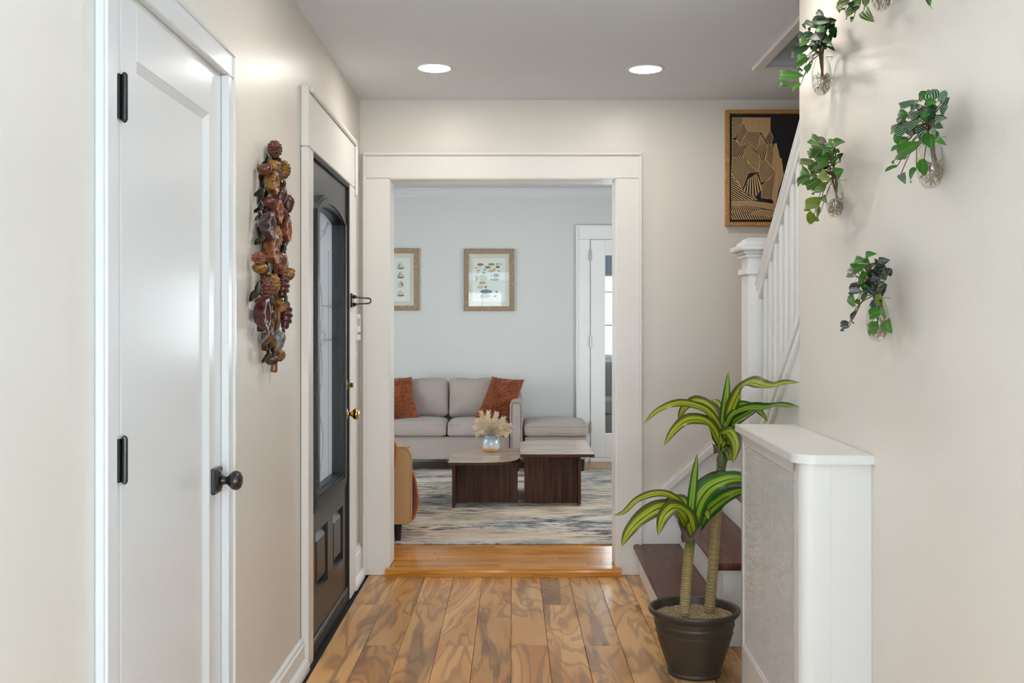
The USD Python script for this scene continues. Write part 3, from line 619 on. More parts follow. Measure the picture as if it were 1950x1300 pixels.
# living room glass door, sunroom
d3 = thing("door_3", "white glass-panelled door at the right of the living room back wall", "door", (0.7225, YL1, ZL), kind=S)
YD = YL1 - 0.03
obj("stile", bx(0.727, 0.862, YD, YD + 0.04, 0.085, 2.096, 0.002), WHITE, d3); obj("stile", bx(1.41, 1.545, YD, YD + 0.04, 0.085, 2.096, 0.002), WHITE, d3)
obj("rail", bx(0.862, 1.41, YD, YD + 0.04, 1.957, 2.096, 0.002), WHITE, d3); obj("rail", bx(0.862, 1.41, YD, YD + 0.04, 0.085, 0.305, 0.002), WHITE, d3)
obj("glass", bx(0.855, 1.415, YD + 0.018, YD + 0.022, 0.30, 1.96), PANE, d3, label="clear door pane")
for z in (1.95, 1.16, 0.36):
    obj("hinge", [lathe([(0.0005, z - 0.05), (0.007, z - 0.05), (0.007, z + 0.05), (0.0005, z + 0.05)], 12, center=(0.724, YD - 0.006, 0)), bx(0.715, 0.74, YD - 0.004, YD, z - 0.05, z + 0.05, 0.001)], STEEL, d3)
obj("door_stop", bx(0.7222, 0.745, YD + 0.041, YL1 + 0.12, ZL + 0.04, 2.10, 0.001), WHITE, d3)  # unseen stop, blocks sunroom light leaking past the stile
obj("door_stop", bx(0.745, 1.55, YD + 0.041, YL1 + 0.12, 2.075, 2.10, 0.001), WHITE, d3)
obj("sill", bx(0.7225, 1.55, YD - 0.01, YL1 + 0.14, ZL, ZL + 0.04, 0.003), WHITE, d3)
c3 = thing("trim_6", "white casing around the living room glass door", "door casing", (0.66, YL1, ZL), kind=S)
obj("casing_board", bx(0.597, 0.7225, YL1 - 0.022, YL1, ZL, 2.10, 0.003), WHITE, c3); obj("casing_board", bx(1.55, 1.675, YL1 - 0.022, YL1, ZL, 2.10, 0.003), WHITE, c3)
obj("casing_board", bx(0.597, 1.675, YL1 - 0.022, YL1, 2.101, 2.227, 0.003), WHITE, c3)
obj("back_band", [bx(0.592, 0.612, YL1 - 0.032, YL1 - 0.021, ZL, 2.212, 0.004), bx(0.592, 1.68, YL1 - 0.032, YL1 - 0.021, 2.212, 2.232, 0.004)], WHITE, c3)
for nm, q, lb in (("wall_sunroom_left", [bx(0.0, 0.1, 9.64, 13.2, 0, 2.7)], "left wall of the sunroom"), ("wall_sunroom_right", [bx(2.6, 2.7, 9.64, 13.2, 0, 2.7)], "right wall of the sunroom"),
                  ("wall_sunroom_back", [bx(0.1, 2.6, 13.1, 13.2, 0, 0.9), bx(0.1, 2.6, 13.1, 13.2, 2.6, 2.7)], "window wall of the sunroom")): obj(nm, q, WALL_LIV, label=lb, cat="wall", kind=S)
obj("ceiling", bx(0, 2.7, 9.64, 13.2, 2.7, 2.8), CEIL, label="ceiling of the sunroom", cat="ceiling", kind=S)
obj("floor", bx(0, 2.7, 9.64, 13.2, -0.1, ZL), WALL_LIV, label="pale floor of the sunroom", cat="floor", kind=S)
window(5, "wide sunroom window seen through the glass door", lambda a, b, c: (0.1 + a, 13.1 + c, 0.9 + b), 2.5, 1.7, 4, 4)
# ------------------------------------------------------------------ living room furniture
ZR = ZL + 0.009
rg = [bx(-2.2, 1.32, 5.808, 9.0, ZL, ZR, 0.003)]
obj("rug", rg, RUGM, label="abstract cream and charcoal streaked area rug under the coffee tables", cat="rug")

so = thing("sofa", "taupe fabric two-seat sofa against the living room back wall", "sofa", (-0.56, 8.75, ZR))
SY = 8.72
obj("base", rounded(-1.115, -0.018, SY + 0.03, 9.40, 0.152, 0.352, 0.018, n=6), SOFAM, so, smooth=40)
for x0, x1 in ((-1.225, -1.110), (-0.018, 0.092)):
    a = obj("arm", rounded(x0, x1, SY + 0.005, 9.42, 0.150, 0.652, 0.035, (0.006, 0.006, 0.01), n=8), SOFAM, so, smooth=True)
    zz = [(x0 + 0.012, SY + 0.006, 0.16), (x0 + 0.008, SY + 0.004, 0.60), (x0 + 0.03, SY + 0.003, 0.645), (x1 - 0.03, SY + 0.003, 0.645), (x1 - 0.008, SY + 0.004, 0.60), (x1 - 0.012, SY + 0.006, 0.16)]
    obj("piping", tube(catmull(zz, 40), 0.005, 6), SOFAM, a, smooth=True)
obj("back_frame", rounded(-1.225, 0.092, 9.27, 9.45, 0.15, 0.70, 0.03, n=6), SOFAM, so, smooth=True)
def loop(x0, x1, y0, y1, z, r=0.035):
    pts = []
    for cx, cy, a0 in ((x1 - r, y0 + r, -90), (x1 - r, y1 - r, 0), (x0 + r, y1 - r, 90), (x0 + r, y0 + r, 180)):
        for a in np.radians(np.linspace(a0, a0 + 90, 6)): pts.append((cx + r * math.cos(a), cy + r * math.sin(a), z))
    pts.append(pts[0]); return np.array(pts)
for x0, x1, sd in ((-1.105, -0.562, 1), (-0.553, -0.022, 2)):
    c = obj("seat_cushion", rounded(x0, x1, SY - 0.008, 9.26, 0.352, 0.478, 0.035, (0.002, 0.008, 0.022), n=14, wob=0.010, seed=sd), SOFAM, so, smooth=True)
    obj("piping", [tube(loop(x0 + 0.004, x1 - 0.004, SY - 0.010, 9.255, 0.455), 0.0045, 6), tube(loop(x0 + 0.004, x1 - 0.004, SY - 0.010, 9.255, 0.370), 0.0045, 6)], SOFAM, c, smooth=True)
for x0, x1, sd in ((-1.11, -0.566, 5), (-0.560, -0.014, 6)):
    m = rounded(x0, x1, -0.075, 0.075, 0, 0.335, 0.042, (0.0, 0.055, 0.006), n=18, wob=0.022, seed=sd)
    m.apply_transform(trimesh.transformations.rotation_matrix(-0.10, [1, 0, 0])); m.apply_translation((0, 9.14, 0.488))
    obj("back_cushion", m, SOFAM, so, smooth=True)
for x in (-1.16, 0.04):
    for y in (8.80, 9.36): obj("leg", lathe([(0.0005, ZR), (0.020, ZR), (0.027, 0.152), (0.0005, 0.152)], 16, center=(x, y, 0)), BLACKLEG, so, smooth=30)

ot = thing("ottoman", "taupe fabric ottoman with loose cushion top beside the sofa arm", "ottoman", (0.375, 8.75, ZR))
obj("base", rounded(0.105, 0.640, SY + 0.03, 9.35, 0.150, 0.352, 0.018, n=6), SOFAM, ot, smooth=40)
c = obj("cushion", rounded(0.102, 0.650, SY - 0.005, 9.38, 0.350, 0.462, 0.04, (0.004, 0.008, 0.028), n=14, wob=0.008, seed=9), SOFAM, ot, smooth=True)
obj("piping", [tube(loop(0.106, 0.646, SY - 0.007, 9.375, 0.440), 0.0045, 6), tube(loop(0.106, 0.646, SY - 0.007, 9.375, 0.368), 0.0045, 6)], SOFAM, c, smooth=True)
for x in (0.15, 0.600):
    for y in (8.81, 9.29): obj("leg", lathe([(0.0005, ZR), (0.018, ZR), (0.026, 0.152), (0.0005, 0.152)], 16, center=(x, y, 0)), BLACKLEG, ot, smooth=30)

def pillow(label, corners, thick, seed, back):
    """A furry throw pillow given by its four corner points (bottom left, bottom right, top right, top left)."""
    c = np.array(corners, float); n = 56
    g = np.linspace(-1, 1, n); U, Vv = np.meshgrid(g, g, indexing="ij")
    u = U * (1 - 0.07 * (1 - Vv ** 2)); v = Vv * (1 - 0.07 * (1 - U ** 2))
    a, b = (u + 1) / 2, (v + 1) / 2
    P = (1 - a)[..., None] * (1 - b)[..., None] * c[0] + a[..., None] * (1 - b)[..., None] * c[1] + a[..., None] * b[..., None] * c[2] + (1 - a)[..., None] * b[..., None] * c[3]
    N = np.cross(c[1] - c[0], c[3] - c[0]); N /= np.linalg.norm(N)
    T = thick * np.sqrt(np.clip((1 - U ** 2) * (1 - Vv ** 2), 0, 1)) ** 0.8
    V, Fs = [], []
    for k, s in enumerate((1, -1)):
        Q = P + s * N * (T[..., None] * (1.0 if s > 0 else 0.7))
        q = np.stack([U * 3.2, Vv * 3.2, np.full_like(U, k * 5.0)], -1)
        ang = meshkit.fbm(q * 0.8, 3, seed) * 9
        rd = np.sin((U * np.cos(ang * 0.6) + Vv * np.sin(ang * 0.6)) * 30 + ang * 6)
        Q = Q + s * N * (0.0075 * rd * np.clip(T / thick * 2, 0.1, 1))[..., None]
        o = len(V) * 0 + k * n * n; V.append(Q.reshape(-1, 3))
        for i in range(n - 1):
            for j in range(n - 1):
                A, B, C, D = o + i * n + j, o + (i + 1) * n + j, o + (i + 1) * n + j + 1, o + i * n + j + 1
                Fs += [[A, B, C], [A, C, D]] if s > 0 else [[A, C, B], [A, D, C]]
    obj("throw_pillow", trimesh.Trimesh(np.vstack(V), Fs, process=False), RUST, smooth=True, label=label, cat="pillow", group="rust furry throw pillows on the sofa")
pillow("rust furry throw pillow leaning at the sofa's right arm, tilted to the left", [at(903, 797, 8.93), at(976, 808, 8.93), at(999, 722, 9.05), at(937, 716, 9.06)], 0.085, 3, 0)
pillow("rust furry throw pillow half hidden by the left casing of the opening", [at(702, 806, 8.88), at(800, 799, 8.90), at(784, 717, 9.06), at(712, 722, 9.06)], 0.085, 8, 0)

# coffee tables
def table_top(pts, z, th, parent, r):
    """pts: corners (x, y, radius), counter-clockwise."""
    out = []; n = len(pts)
    for i, (x, y, rr) in enumerate(pts):
        p = np.array([x, y]); a = np.array(pts[i - 1][:2]) - p; b = np.array(pts[(i + 1) % n][:2]) - p
        a /= np.linalg.norm(a); b /= np.linalg.norm(b)
        if rr < 0.004: out.append(p); continue
        for t in np.linspace(0, 1, 10): out.append((1 - t) ** 2 * (p + a * rr) + 2 * t * (1 - t) * p + t * t * (p + b * rr))
    top = obj("tabletop", prism(Polygon(out), 0.003, on_z(z - 0.003)), TABLETOP, parent, label="pale grained top")
    obj("edge", prism(Polygon(out), th - 0.003, on_z(z - th)), WALNUT, parent, uv=None, label="dark walnut edge")
def vpanel(x0, x1, y0, y1, z0, z1, parent, name="panel"):
    m = bx(x0, x1, y0, y1, z0, z1, 0.0015); v = np.array(m.vertices)
    return obj(name, m, WALNUT, parent, uv=np.stack([v[:, 0] + v[:, 1] + rng.uniform(0, 20), v[:, 2] + rng.uniform(0, 20)], 1))
ta = thing("coffee_table", "lower walnut coffee table with curved pale top, carrying the vase", "coffee table", (-0.18, 7.3, ZR), group="pair of walnut coffee tables")
table_top([(-0.435, 6.93, 0.012), (0.060, 6.93, 0.30), (0.060, 7.77, 0.03), (-0.435, 7.77, 0.42)], 0.3635, 0.022, ta, 0.3)
vpanel(-0.408, -0.388, 6.975, 7.58, ZR, 0.341, ta, "side_panel"); vpanel(-0.388, 0.040, 7.185, 7.205, ZR, 0.341, ta, "front_panel"); vpanel(-0.30, -0.28, 7.205, 7.6, ZR, 0.341, ta, "inner_panel")
obj("foot", [lathe([(0.0005, ZR), (0.006, ZR), (0.006, ZR + 0.004), (0.0005, ZR + 0.004)], 10, center=(-0.398, 7.57, 0))], STEEL, ta)
tb = thing("coffee_table", "taller walnut coffee table with pale top in front of the ottoman", "coffee table", (0.31, 7.3, ZR), group="pair of walnut coffee tables")
table_top([(0.057, 6.995, 0.012), (0.565, 6.995, 0.006), (0.565, 7.875, 0.03), (0.057, 7.875, 0.20)], 0.412, 0.022, tb, 0.2)
vpanel(0.455, 0.474, 7.035, 7.70, ZR, 0.390, tb, "side_panel"); vpanel(0.086, 0.455, 7.164, 7.184, ZR, 0.390, tb, "front_panel"); vpanel(0.20, 0.22, 7.184, 7.7, ZR, 0.390, tb, "inner_panel")
obj("foot", lathe([(0.0005, ZR), (0.006, ZR), (0.006, ZR + 0.012), (0.0005, ZR + 0.012)], 10, center=(0.4645, 7.029, 0)), STEEL, tb)

# vase of dried grass
VM = NM("reactive_glaze", {"g": ("geometry", {}), "s": ("separate_xyz", {}), "n": ("noise_texture", {"scale": 22.0, "detail": 3.0}), "a": ("math", {"math_type": "multiply_add", "value2": 0.05, "value3": -0.025}), "d": ("math", {"math_type": "add"}),
    "mr": ("map_range", {"from_min": 0.3635, "from_max": 0.49, "clamp": True}), "r": ("rgb_ramp", {"ramp": [(0.0, (0.42, 0.20, 0.06)), (0.16, (0.55, 0.30, 0.12)), (0.26, (0.60, 0.52, 0.45)), (0.55, (0.46, 0.52, 0.56)), (0.8, (0.22, 0.32, 0.40)), (1.0, (0.28, 0.37, 0.43))]})},
    [("g.position", "s.vector"), ("g.position", "n.vector"), ("n.fac", "a.value1"), ("s.z", "d.value1"), ("a.value", "d.value2"), ("d.value", "mr.value"), ("mr.result", "r.fac"), ("r.color", "p.base_color")], roughness=0.12, coat_weight=0.6)
vx, vy, vz = -0.154, 7.53, 0.3635
va = obj("vase", lathe([(0.0005, vz), (0.050, vz), (0.060, vz + 0.012), (0.0635, vz + 0.04), (0.0625, vz + 0.075), (0.056, vz + 0.098), (0.047, vz + 0.108), (0.044, vz + 0.114), (0.046, vz + 0.121), (0.042, vz + 0.122), (0.040, vz + 0.112), (0.052, vz + 0.095), (0.058, vz + 0.06), (0.052, vz + 0.015), (0.0005, vz + 0.012)], 40, center=(vx, vy, 0)), VM, smooth=50,
    label="small blue and amber glazed round vase on the lower coffee table", cat="vase")
PAMP = PB("dried_plume", (0.86, 0.70, 0.51), 0.95)
PAMP2 = PB("dried_plume_pale", (0.88, 0.80, 0.69), 0.95)
pg = thing("dried_grass", "bunch of cream dried pampas plumes in the glazed vase", "dried flowers", (vx, vy, vz + 0.1))
def plume(tip, base, mat, seed):
    r = np.random.default_rng(seed); base, tip = np.array(base), np.array(tip)
    mid_ = (base + tip) / 2 + np.array([0, 0, 0.03]) + r.normal(0, 0.006, 3)
    C = catmull([base, mid_, tip], 30); T = np.gradient(C, axis=0); T /= np.linalg.norm(T, axis=1, keepdims=True)
    V, Fs = [], []
    for k in range(420):
        t = r.uniform(0.28, 1.0); i = int(t * 29); p = C[i]
        sp = r.normal(0, 1, 3); sp -= T[i] * sp.dot(T[i]); sp /= np.linalg.norm(sp)
        ln = (0.055 * (1.15 - t) ** 0.6 + 0.012) * r.uniform(0.6, 1.2)
        d = T[i] * 0.95 + sp * 0.5; q = p + d * ln + np.array([0, 0, -0.25 * ln])
        w = np.cross(d, r.normal(0, 1, 3)); w = w / np.linalg.norm(w) * r.uniform(0.0008, 0.0016)
        o = len(V); m_ = (p + q) / 2 + sp * 0.002
        V += [p, m_ + w, m_ - w, q]; Fs += [[o, o + 1, o + 2], [o + 1, o + 3, o + 2]]
    m = trimesh.Trimesh(V, Fs, process=False)
    obj("plume", cat_([m, tube(C, np.linspace(0.0022, 0.0010, 30), 5)]), mat, pg)
for i, (u, v, dy) in enumerate([(909, 800, -0.02), (916, 784, 0.02), (930, 783, 0.0), (945, 786, 0.03), (958, 795, -0.02), (971, 808, 0.0), (906, 812, 0.03), (963, 826, -0.04), (970, 818, 0.03), (940, 800, -0.06), (918, 818, -0.05), (953, 812, -0.05), (925, 795, 0.06), (910, 825, 0.0), (928, 812, -0.06)]):
    plume(at(u, v, vy + dy), (vx + rng.uniform(-0.02, 0.02), vy + rng.uniform(-0.02, 0.02), vz + 0.06), (PAMP, PAMP2)[(i * 2 + i // 3) % 2] if u < 940 else PAMP, i + 20)

# tan sofa end at the left edge of the opening, with a throw over it
ts = thing("loveseat", "tan fabric loveseat end with dark tapered leg at the left of the opening", "sofa", (-1.0, 6.0, ZR))
AX1, AY0 = -0.575, 5.86
_obj0 = obj
def turn(v, o=(AX1, AY0), d=15.0):
    c_, s_ = math.cos(math.radians(d)), math.sin(math.radians(d)); v = np.array(v, float); x, y = v[:, 0] - o[0], v[:, 1] - o[1]
    v[:, 0], v[:, 1] = o[0] + c_ * x - s_ * y, o[1] + s_ * x + c_ * y; return v
def obj(name, mesh, mat, parent, **kw):       # this loveseat stands slightly turned
    return _obj0(name, trimesh.Trimesh(turn(mesh.vertices), mesh.faces, process=False), mat, parent, **kw)
side = Polygon([(-1.42, 0.150), (AX1 - 0.02, 0.150), (AX1 - 0.004, 0.168), (AX1, 0.50), (AX1 - 0.006, 0.55), (AX1 - 0.03, 0.583), (AX1 - 0.07, 0.592), (-1.42, 0.592)])
arm = prism(side, 0.14, on_y(AY0 + 0.14)); obj("arm", arm, TANM, ts, smooth=40)
pp = [(AX1 - 0.02, AY0 - 0.002, 0.155), (AX1 - 0.003, AY0 - 0.002, 0.20), (AX1 - 0.001, AY0 - 0.002, 0.50), (AX1 - 0.008, AY0 - 0.002, 0.552), (AX1 - 0.032, AY0 - 0.002, 0.582), (AX1 - 0.08, AY0 - 0.002, 0.590), (-1.40, AY0 - 0.002, 0.590)]
obj("piping", tube(catmull(pp, 60), 0.0048, 6), TANM, ts, smooth=True)
obj("base", rounded(-1.42, AX1 - 0.05, AY0 + 0.14, 7.35, 0.15, 0.33, 0.02, n=5), TANM, ts, smooth=True)
obj("arm", rounded(-1.42, AX1, 7.35, 7.49, 0.15, 0.592, 0.03, n=6), TANM, ts, smooth=True)
for y0, y1 in ((AY0 + 0.145, 6.67), (6.68, 7.345)): obj("seat_cushion", rounded(-1.25, AX1 - 0.02, y0, y1, 0.33, 0.46, 0.035, (0, 0, 0.015), n=8), TANM, ts, smooth=True)
obj("backrest", rounded(-1.45, -1.22, AY0 + 0.02, 7.49, 0.15, 0.80, 0.04, n=6), TANM, ts, smooth=True)
for x in (AX1 - 0.070, -1.36):
    for y in (AY0 + 0.050, 7.42): obj("leg", lathe([(0.0005, ZR), (0.0165, ZR), (0.024, 0.150), (0.0005, 0.150)], 18, center=(x, y, 0)), BLACKLEG, ts, smooth=30)
# chunky knitted throw: fat ribs hanging over the arm's top, one tail down its outer face, one along the front corner
tw = thing("throw_blanket", "orange ribbed knit throw hanging over the arm of the tan loveseat", "blanket", (-0.72, 5.85, 0.6))
def rib_sheet(path, w0, w1, name, nrib, amp=0.010):
    """A ribbed cloth: path = centre line points; it is 0.. wide along y or x by given side vectors."""
    C = catmull(path, nrib * 6); n = len(C); V, Fs, k = [], [], 9
    T = np.gradient(C, axis=0); T /= np.linalg.norm(T, axis=1, keepdims=True)
    for i in range(n):
        t = i / (n - 1); sv = np.array(w0) * (1 - t) + np.array(w1) * t
        nn = np.cross(T[i], sv); nn /= np.linalg.norm(nn)
        for j in range(k):
            s = j / (k - 1) - 0.5
            r_ = amp * abs(math.sin(math.pi * i / 6.0)) ** 0.6 * (1 - (2 * s) ** 4 * 0.7)
            V.append(C[i] + sv * s + nn * (0.008 + r_))
    m = n * k
    for i in range(n):
        t = i / (n - 1); sv = np.array(w0) * (1 - t) + np.array(w1) * t
        nn = np.cross(T[i], sv); nn /= np.linalg.norm(nn)
        for j in range(k): V.append(C[i] + sv * (j / (k - 1) - 0.5) - nn * 0.002)
    for i in range(n - 1):
        for j in range(k - 1):
            a = i * k + j; Fs += [[a, a + 1, a + k + 1], [a, a + k + 1, a + k]]; b = a + m; Fs += [[b, b + k + 1, b + 1], [b, b + k, b + k + 1]]
        for j in (0, k - 1):
            a = i * k + j; q = [a, a + k, a + k + m, a + m]; Fs += [[q[0], q[1], q[2]], [q[0], q[2], q[3]]]
    obj(name, trimesh.Trimesh(V, Fs, process=False), ORANGE, tw, smooth=True)
yo = AY0 - 0.006
rib_sheet([(-0.80, AY0 + 0.16, 0.50), (-0.795, AY0 + 0.10, 0.604), (-0.79, AY0 + 0.03, 0.612), (-0.785, yo, 0.585), (-0.79, yo - 0.004, 0.50), (-0.80, yo - 0.004, 0.40), (-0.815, yo - 0.003, 0.28), (-0.825, yo, 0.13)], (0.26, 0, 0), (0.22, 0, 0), "hanging_fold", 22)
rib_sheet([(AX1 - 0.10, AY0 + 0.25, 0.48), (AX1 - 0.02, AY0 + 0.25, 0.475), (AX1 + 0.028, AY0 + 0.25, 0.42), (AX1 + 0.056, AY0 + 0.25, 0.30), (AX1 + 0.054, AY0 + 0.25, 0.21), (AX1 + 0.02, AY0 + 0.24, 0.145), (AX1 - 0.06, AY0 + 0.23, 0.128)], (0, 0.2, 0), (0, 0.2, 0), "seat_fold", 16, 0.009)

obj = _obj0

# framed prints on the back wall
PRC = [PB("print_red", (0.42, 0.09, 0.06), 0.8), PB("print_olive", (0.30, 0.33, 0.11), 0.8), PB("print_navy", (0.06, 0.13, 0.20), 0.8), PB("print_blue", (0.20, 0.33, 0.48), 0.8), PB("print_pale", (0.52, 0.55, 0.50), 0.8), PB("print_rose", (0.55, 0.30, 0.27), 0.8), PB("print_sand", (0.55, 0.46, 0.32), 0.8), PB("print_ochre", (0.60, 0.38, 0.10), 0.8), PB("print_teal", (0.28, 0.40, 0.40), 0.8), PB("print_peach", (0.68, 0.42, 0.25), 0.8), PB("print_brown", (0.22, 0.15, 0.07), 0.8)]
SB = 9.475 / F
def framed(u0, u1, v0, v1, label):
    t = thing("framed_print", label, "picture", at((u0 + u1) / 2, v1, YL1 - 0.01), group="framed prints above the sofa")
    x0, x1 = (u0 - CU) * SB, (u1 - CU) * SB; z0, z1 = CAMZ - (v1 - CV) * SB, CAMZ - (v0 - CV) * SB
    w = 0.044; yb_, yf = YL1 - 0.002, YL1 - 0.030
    for a in range(4):
        o = [(x0, z0), (x1, z0), (x1, z1), (x0, z1)]; i = [(x0 + w, z0 + w), (x1 - w, z0 + w), (x1 - w, z1 - w), (x0 + w, z1 - w)]
        q = [o[a], o[(a + 1) % 4], i[(a + 1) % 4], i[a]]; d = np.array([(q[2][0] + q[3][0]) / 2 - (q[0][0] + q[1][0]) / 2, (q[2][1] + q[3][1]) / 2 - (q[0][1] + q[1][1]) / 2]); d /= np.linalg.norm(d)
        pts = [(x, yb_, z) for x, z in q] + [(x, yf + (0.010 if k > 1 else 0.004), z) for k, (x, z) in enumerate(q)] + [(q[0][0] * 0.93 + q[3][0] * 0.07, yf, q[0][1] * 0.93 + q[3][1] * 0.07), (q[1][0] * 0.93 + q[2][0] * 0.07, yf, q[1][1] * 0.93 + q[2][1] * 0.07)]
        obj("frame", hull(pts), DRIFT, t)
    obj("mat_board", bx(x0 + w - 0.004, x1 - w + 0.004, YL1 - 0.012, YL1 - 0.008, z0 + w - 0.004, z1 - w + 0.004), MATB, t)
    obj("glass", bx(x0 + w - 0.003, x1 - w + 0.003, YL1 - 0.0195, YL1 - 0.0185, z0 + w - 0.003, z1 - w + 0.003), PANE, t)
    pr = obj("print", bx(x0 + w + 0.038, x1 - w - 0.038, YL1 - 0.0135, YL1 - 0.0118, z0 + w + 0.042, z1 - w - 0.042), PAPER, t)
    return pr
YP = YL1 - 0.0135
p1 = framed(883, 979, 474, 592, "driftwood-framed print of many small coloured fish above the sofa")
def fish(cu, cv, L_, H_, ci, tail=1, ct=None):
    s = SB; x, z = (cu - CU) * s, CAMZ - (cv - CV) * s; l, h = L_ * s / 2, H_ * s / 2
    body = Polygon([(x + l * math.cos(a), z + h * math.sin(a) * (1 - 0.15 * math.cos(a))) for a in np.linspace(0, 2 * math.pi, 18)[:-1]])
    tx = x - tail * l
    tl = Polygon([(tx + tail * l * 0.25, z), (tx - tail * l * 0.4, z + h * 0.9), (tx - tail * l * 0.22, z), (tx - tail * l * 0.4, z - h * 0.9)])
    b = obj("fish", prism(body, 0.0006, on_y(YP)), PRC[ci], p1)
fo_ = [(915, 503.5, 12, 5, 0, 1), (936, 503, 13, 5, 1, 1), (953, 502.5, 8, 4, 4, 1), (929, 508.7, 11, 4.5, 10, 1), (948, 508, 8, 4.5, 2, 1), (911, 515, 7, 3, 5, -1), (923, 513.3, 5, 2, 2, -1), (941.5, 512.4, 5, 2.4, 0, 1), (936, 516, 12, 6, 9, -1), (950, 516, 6, 1.6, 0, 1), (921.5, 519, 7, 4.2, 1, 1), (910, 519.2, 7, 1.4, 5, 1), (945, 524, 11, 7.4, 3, 1), (920, 529, 17, 11.5, 4, 1), (944, 532, 13, 5, 8, 1), (919, 538.5, 14, 5.4, 5, -1), (915, 546, 13, 6.4, 6, -1), (926, 555, 23, 8, 2, -1), (924, 563.6, 20, 7.4, 6, -1), (951, 519.2, 5, 1.2, 7, 1), (908, 509.5, 4, 1.8, 7, -1)]
for f_ in fo_: fish(*f_)
def flat(name, pts, ci, parent): obj(name, prism(Polygon([((u - CU) * SB, CAMZ - (v - CV) * SB) for u, v in pts][::-1]).buffer(0), 0.0006, on_y(YP)), PRC[ci], parent)
flat("fish_tail", [(905.5, 523), (911.5, 529.5), (906, 537)], 8, p1); flat("fish_tail", [(934, 521), (938.5, 524.5), (934, 527.5), (935.5, 524.4)], 7, p1); flat("fish_tail", [(927, 543), (921.5, 546), (926.5, 550)], 10, p1)
flat("fish_tail", [(934, 530), (939, 532), (934, 535)], 1, p1); flat("fish_tail", [(945.5, 500), (949, 502.6), (945.8, 505)], 0, p1); flat("fish_tail", [(905, 508), (908, 509.6), (905.4, 511.5)], 7, p1); flat("fish_tail", [(947, 560.5), (939, 563.6), (947, 566.5), (944, 563.5)], 10, p1); flat("fish_tail", [(947, 552.5), (942, 555), (947, 558)], 0, p1)
p2 = framed(701, 797, 473, 591, "driftwood-framed print of toy sailboats half hidden by the left casing")
for r_, (a, b, c) in enumerate([(4, 1, 0), (9, 1, 2), (0, 4, 6), (4, 6, 0)]):
    for k in range(3):
        cu, cv = 762.5 - 21.5 * k, 506.5 + 17.3 * r_
        flat("hull", [(cu - 7.5, cv + 2.8), (cu + 7.5, cv + 2.4), (cu + 4.5, cv + 5.8), (cu - 4, cv + 5.8)], (c + 2 * k) % 11, p2)
        flat("sail", [(cu - 0.5, cv - 8), (cu - 0.5, cv + 1.8), (cu - 7, cv + 1.8)], (b + k) % 11, p2)
        flat("sail", [(cu + 0.5, cv - 7), (cu + 6.8, cv + 1.6), (cu + 0.5, cv + 1.8)], (a + 3 * k) % 11, p2)

# grey armchair in the sunroom
ga = thing("armchair", "grey fabric armchair in the sunroom behind the glass door", "armchair", (1.2, 11.6, ZL))
obj("base", rounded(0.79, 1.69, 11.25, 12.0, 0.12, 0.34, 0.03, n=6), GREYM, ga, smooth=True)
obj("seat_cushion", rounded(0.80, 1.65, 11.22, 11.85, 0.34, 0.50, 0.05, (0, 0, 0.015), n=8), GREYM, ga, smooth=True)
obj("backrest", rounded(0.72, 1.73, 11.80, 12.05, 0.15, 0.90, 0.06, n=8), GREYM, ga, smooth=True)
for x in (0.66, 1.68): obj("arm", rounded(x, x + 0.13, 11.25, 12.0, 0.12, 0.60, 0.04, n=6), GREYM, ga, smooth=True)
for x in (0.74, 1.70):
    for y in (11.3, 11.95): obj("leg", lathe([(0.0005, ZL), (0.018, ZL), (0.022, 0.12), (0.0005, 0.12)], 12, center=(x, y, 0)), BLACKLEG, ga)

# ------------------------------------------------------------------ radiator cover by the right wall
A = np.array([0.7156, 2.668]); D = np.array([0.0430, 1.0]); D /= np.linalg.norm(D); R = np.array([D[1], -D[0]])   # along the wall, towards the wall
def rc(s, r, z):
    s, r, z = np.broadcast_arrays(np.asarray(s, float), np.asarray(r, float), np.asarray(z, float))
    return np.stack([A[0] + D[0] * s + R[0] * r, A[1] + D[1] * s + R[1] * r, z], -1)
def rbox(s0, s1, r0, r1, z0, z1, b=0.003):
    m = bx(s0, s1, r0, r1, z0, z1, b); v = np.array(m.vertices); m2 = trimesh.Trimesh(rc(v[:, 0], v[:, 1], v[:, 2]), m.faces, process=False); m2.invert(); return m2
LS = 0.772; ZT = 0.94
ra = thing("radiator_cover", "white radiator cover with perforated grille in front of the right wall", "radiator cover", (*rc(0.4, 0.1, 0)[:2], 0))
s0 = -0.095
tp = []
for cx, cy, a0, r_ in ((s0 + 0.055, 0.055, 180, 0.055),):
    tp += [(cx + r_ * math.cos(a), cy + r_ * math.sin(a)) for a in np.radians(np.linspace(180, 270, 10))]
tp = tp + [(LS, 0.0), (LS, 0.197), (s0, 0.197)]
def rprism(poly, z0, z1, b=0.004):
    p = Polygon(poly); q = p.buffer(-b)
    ms = [trimesh.creation.extrude_polygon(p, z1 - z0 - b, engine="earcut")]
    ms[0].apply_translation((0, 0, z0)); c_ = trimesh.creation.extrude_polygon(q, b, engine="earcut"); c_.apply_translation((0, 0, z1 - b)); ms.append(c_)
    out = []
    for m in ms:
        v = np.array(m.vertices); m = trimesh.Trimesh(rc(v[:, 0], v[:, 1], v[:, 2]), m.faces, process=False); m.invert(); out.append(m)
    return cat_(out)
obj("top_board", rprism(tp, ZT - 0.023, ZT, 0.002), COVERP, ra, smooth=30, label="top board with a rounded near corner")
b0 = s0 + 0.020; f0 = 0.018
post = [(b0 + 0.032 + 0.032 * math.cos(a), f0 + 0.032 + 0.032 * math.sin(a)) for a in np.radians(np.linspace(180, 270, 8))] + [(b0 + 0.075, f0), (b0 + 0.075, f0 + 0.02), (b0 + 0.02, f0 + 0.075), (b0, f0 + 0.075)]
obj("corner_post", rprism(post, 0, ZT - 0.023, 0.001), COVERP, ra, smooth=30)
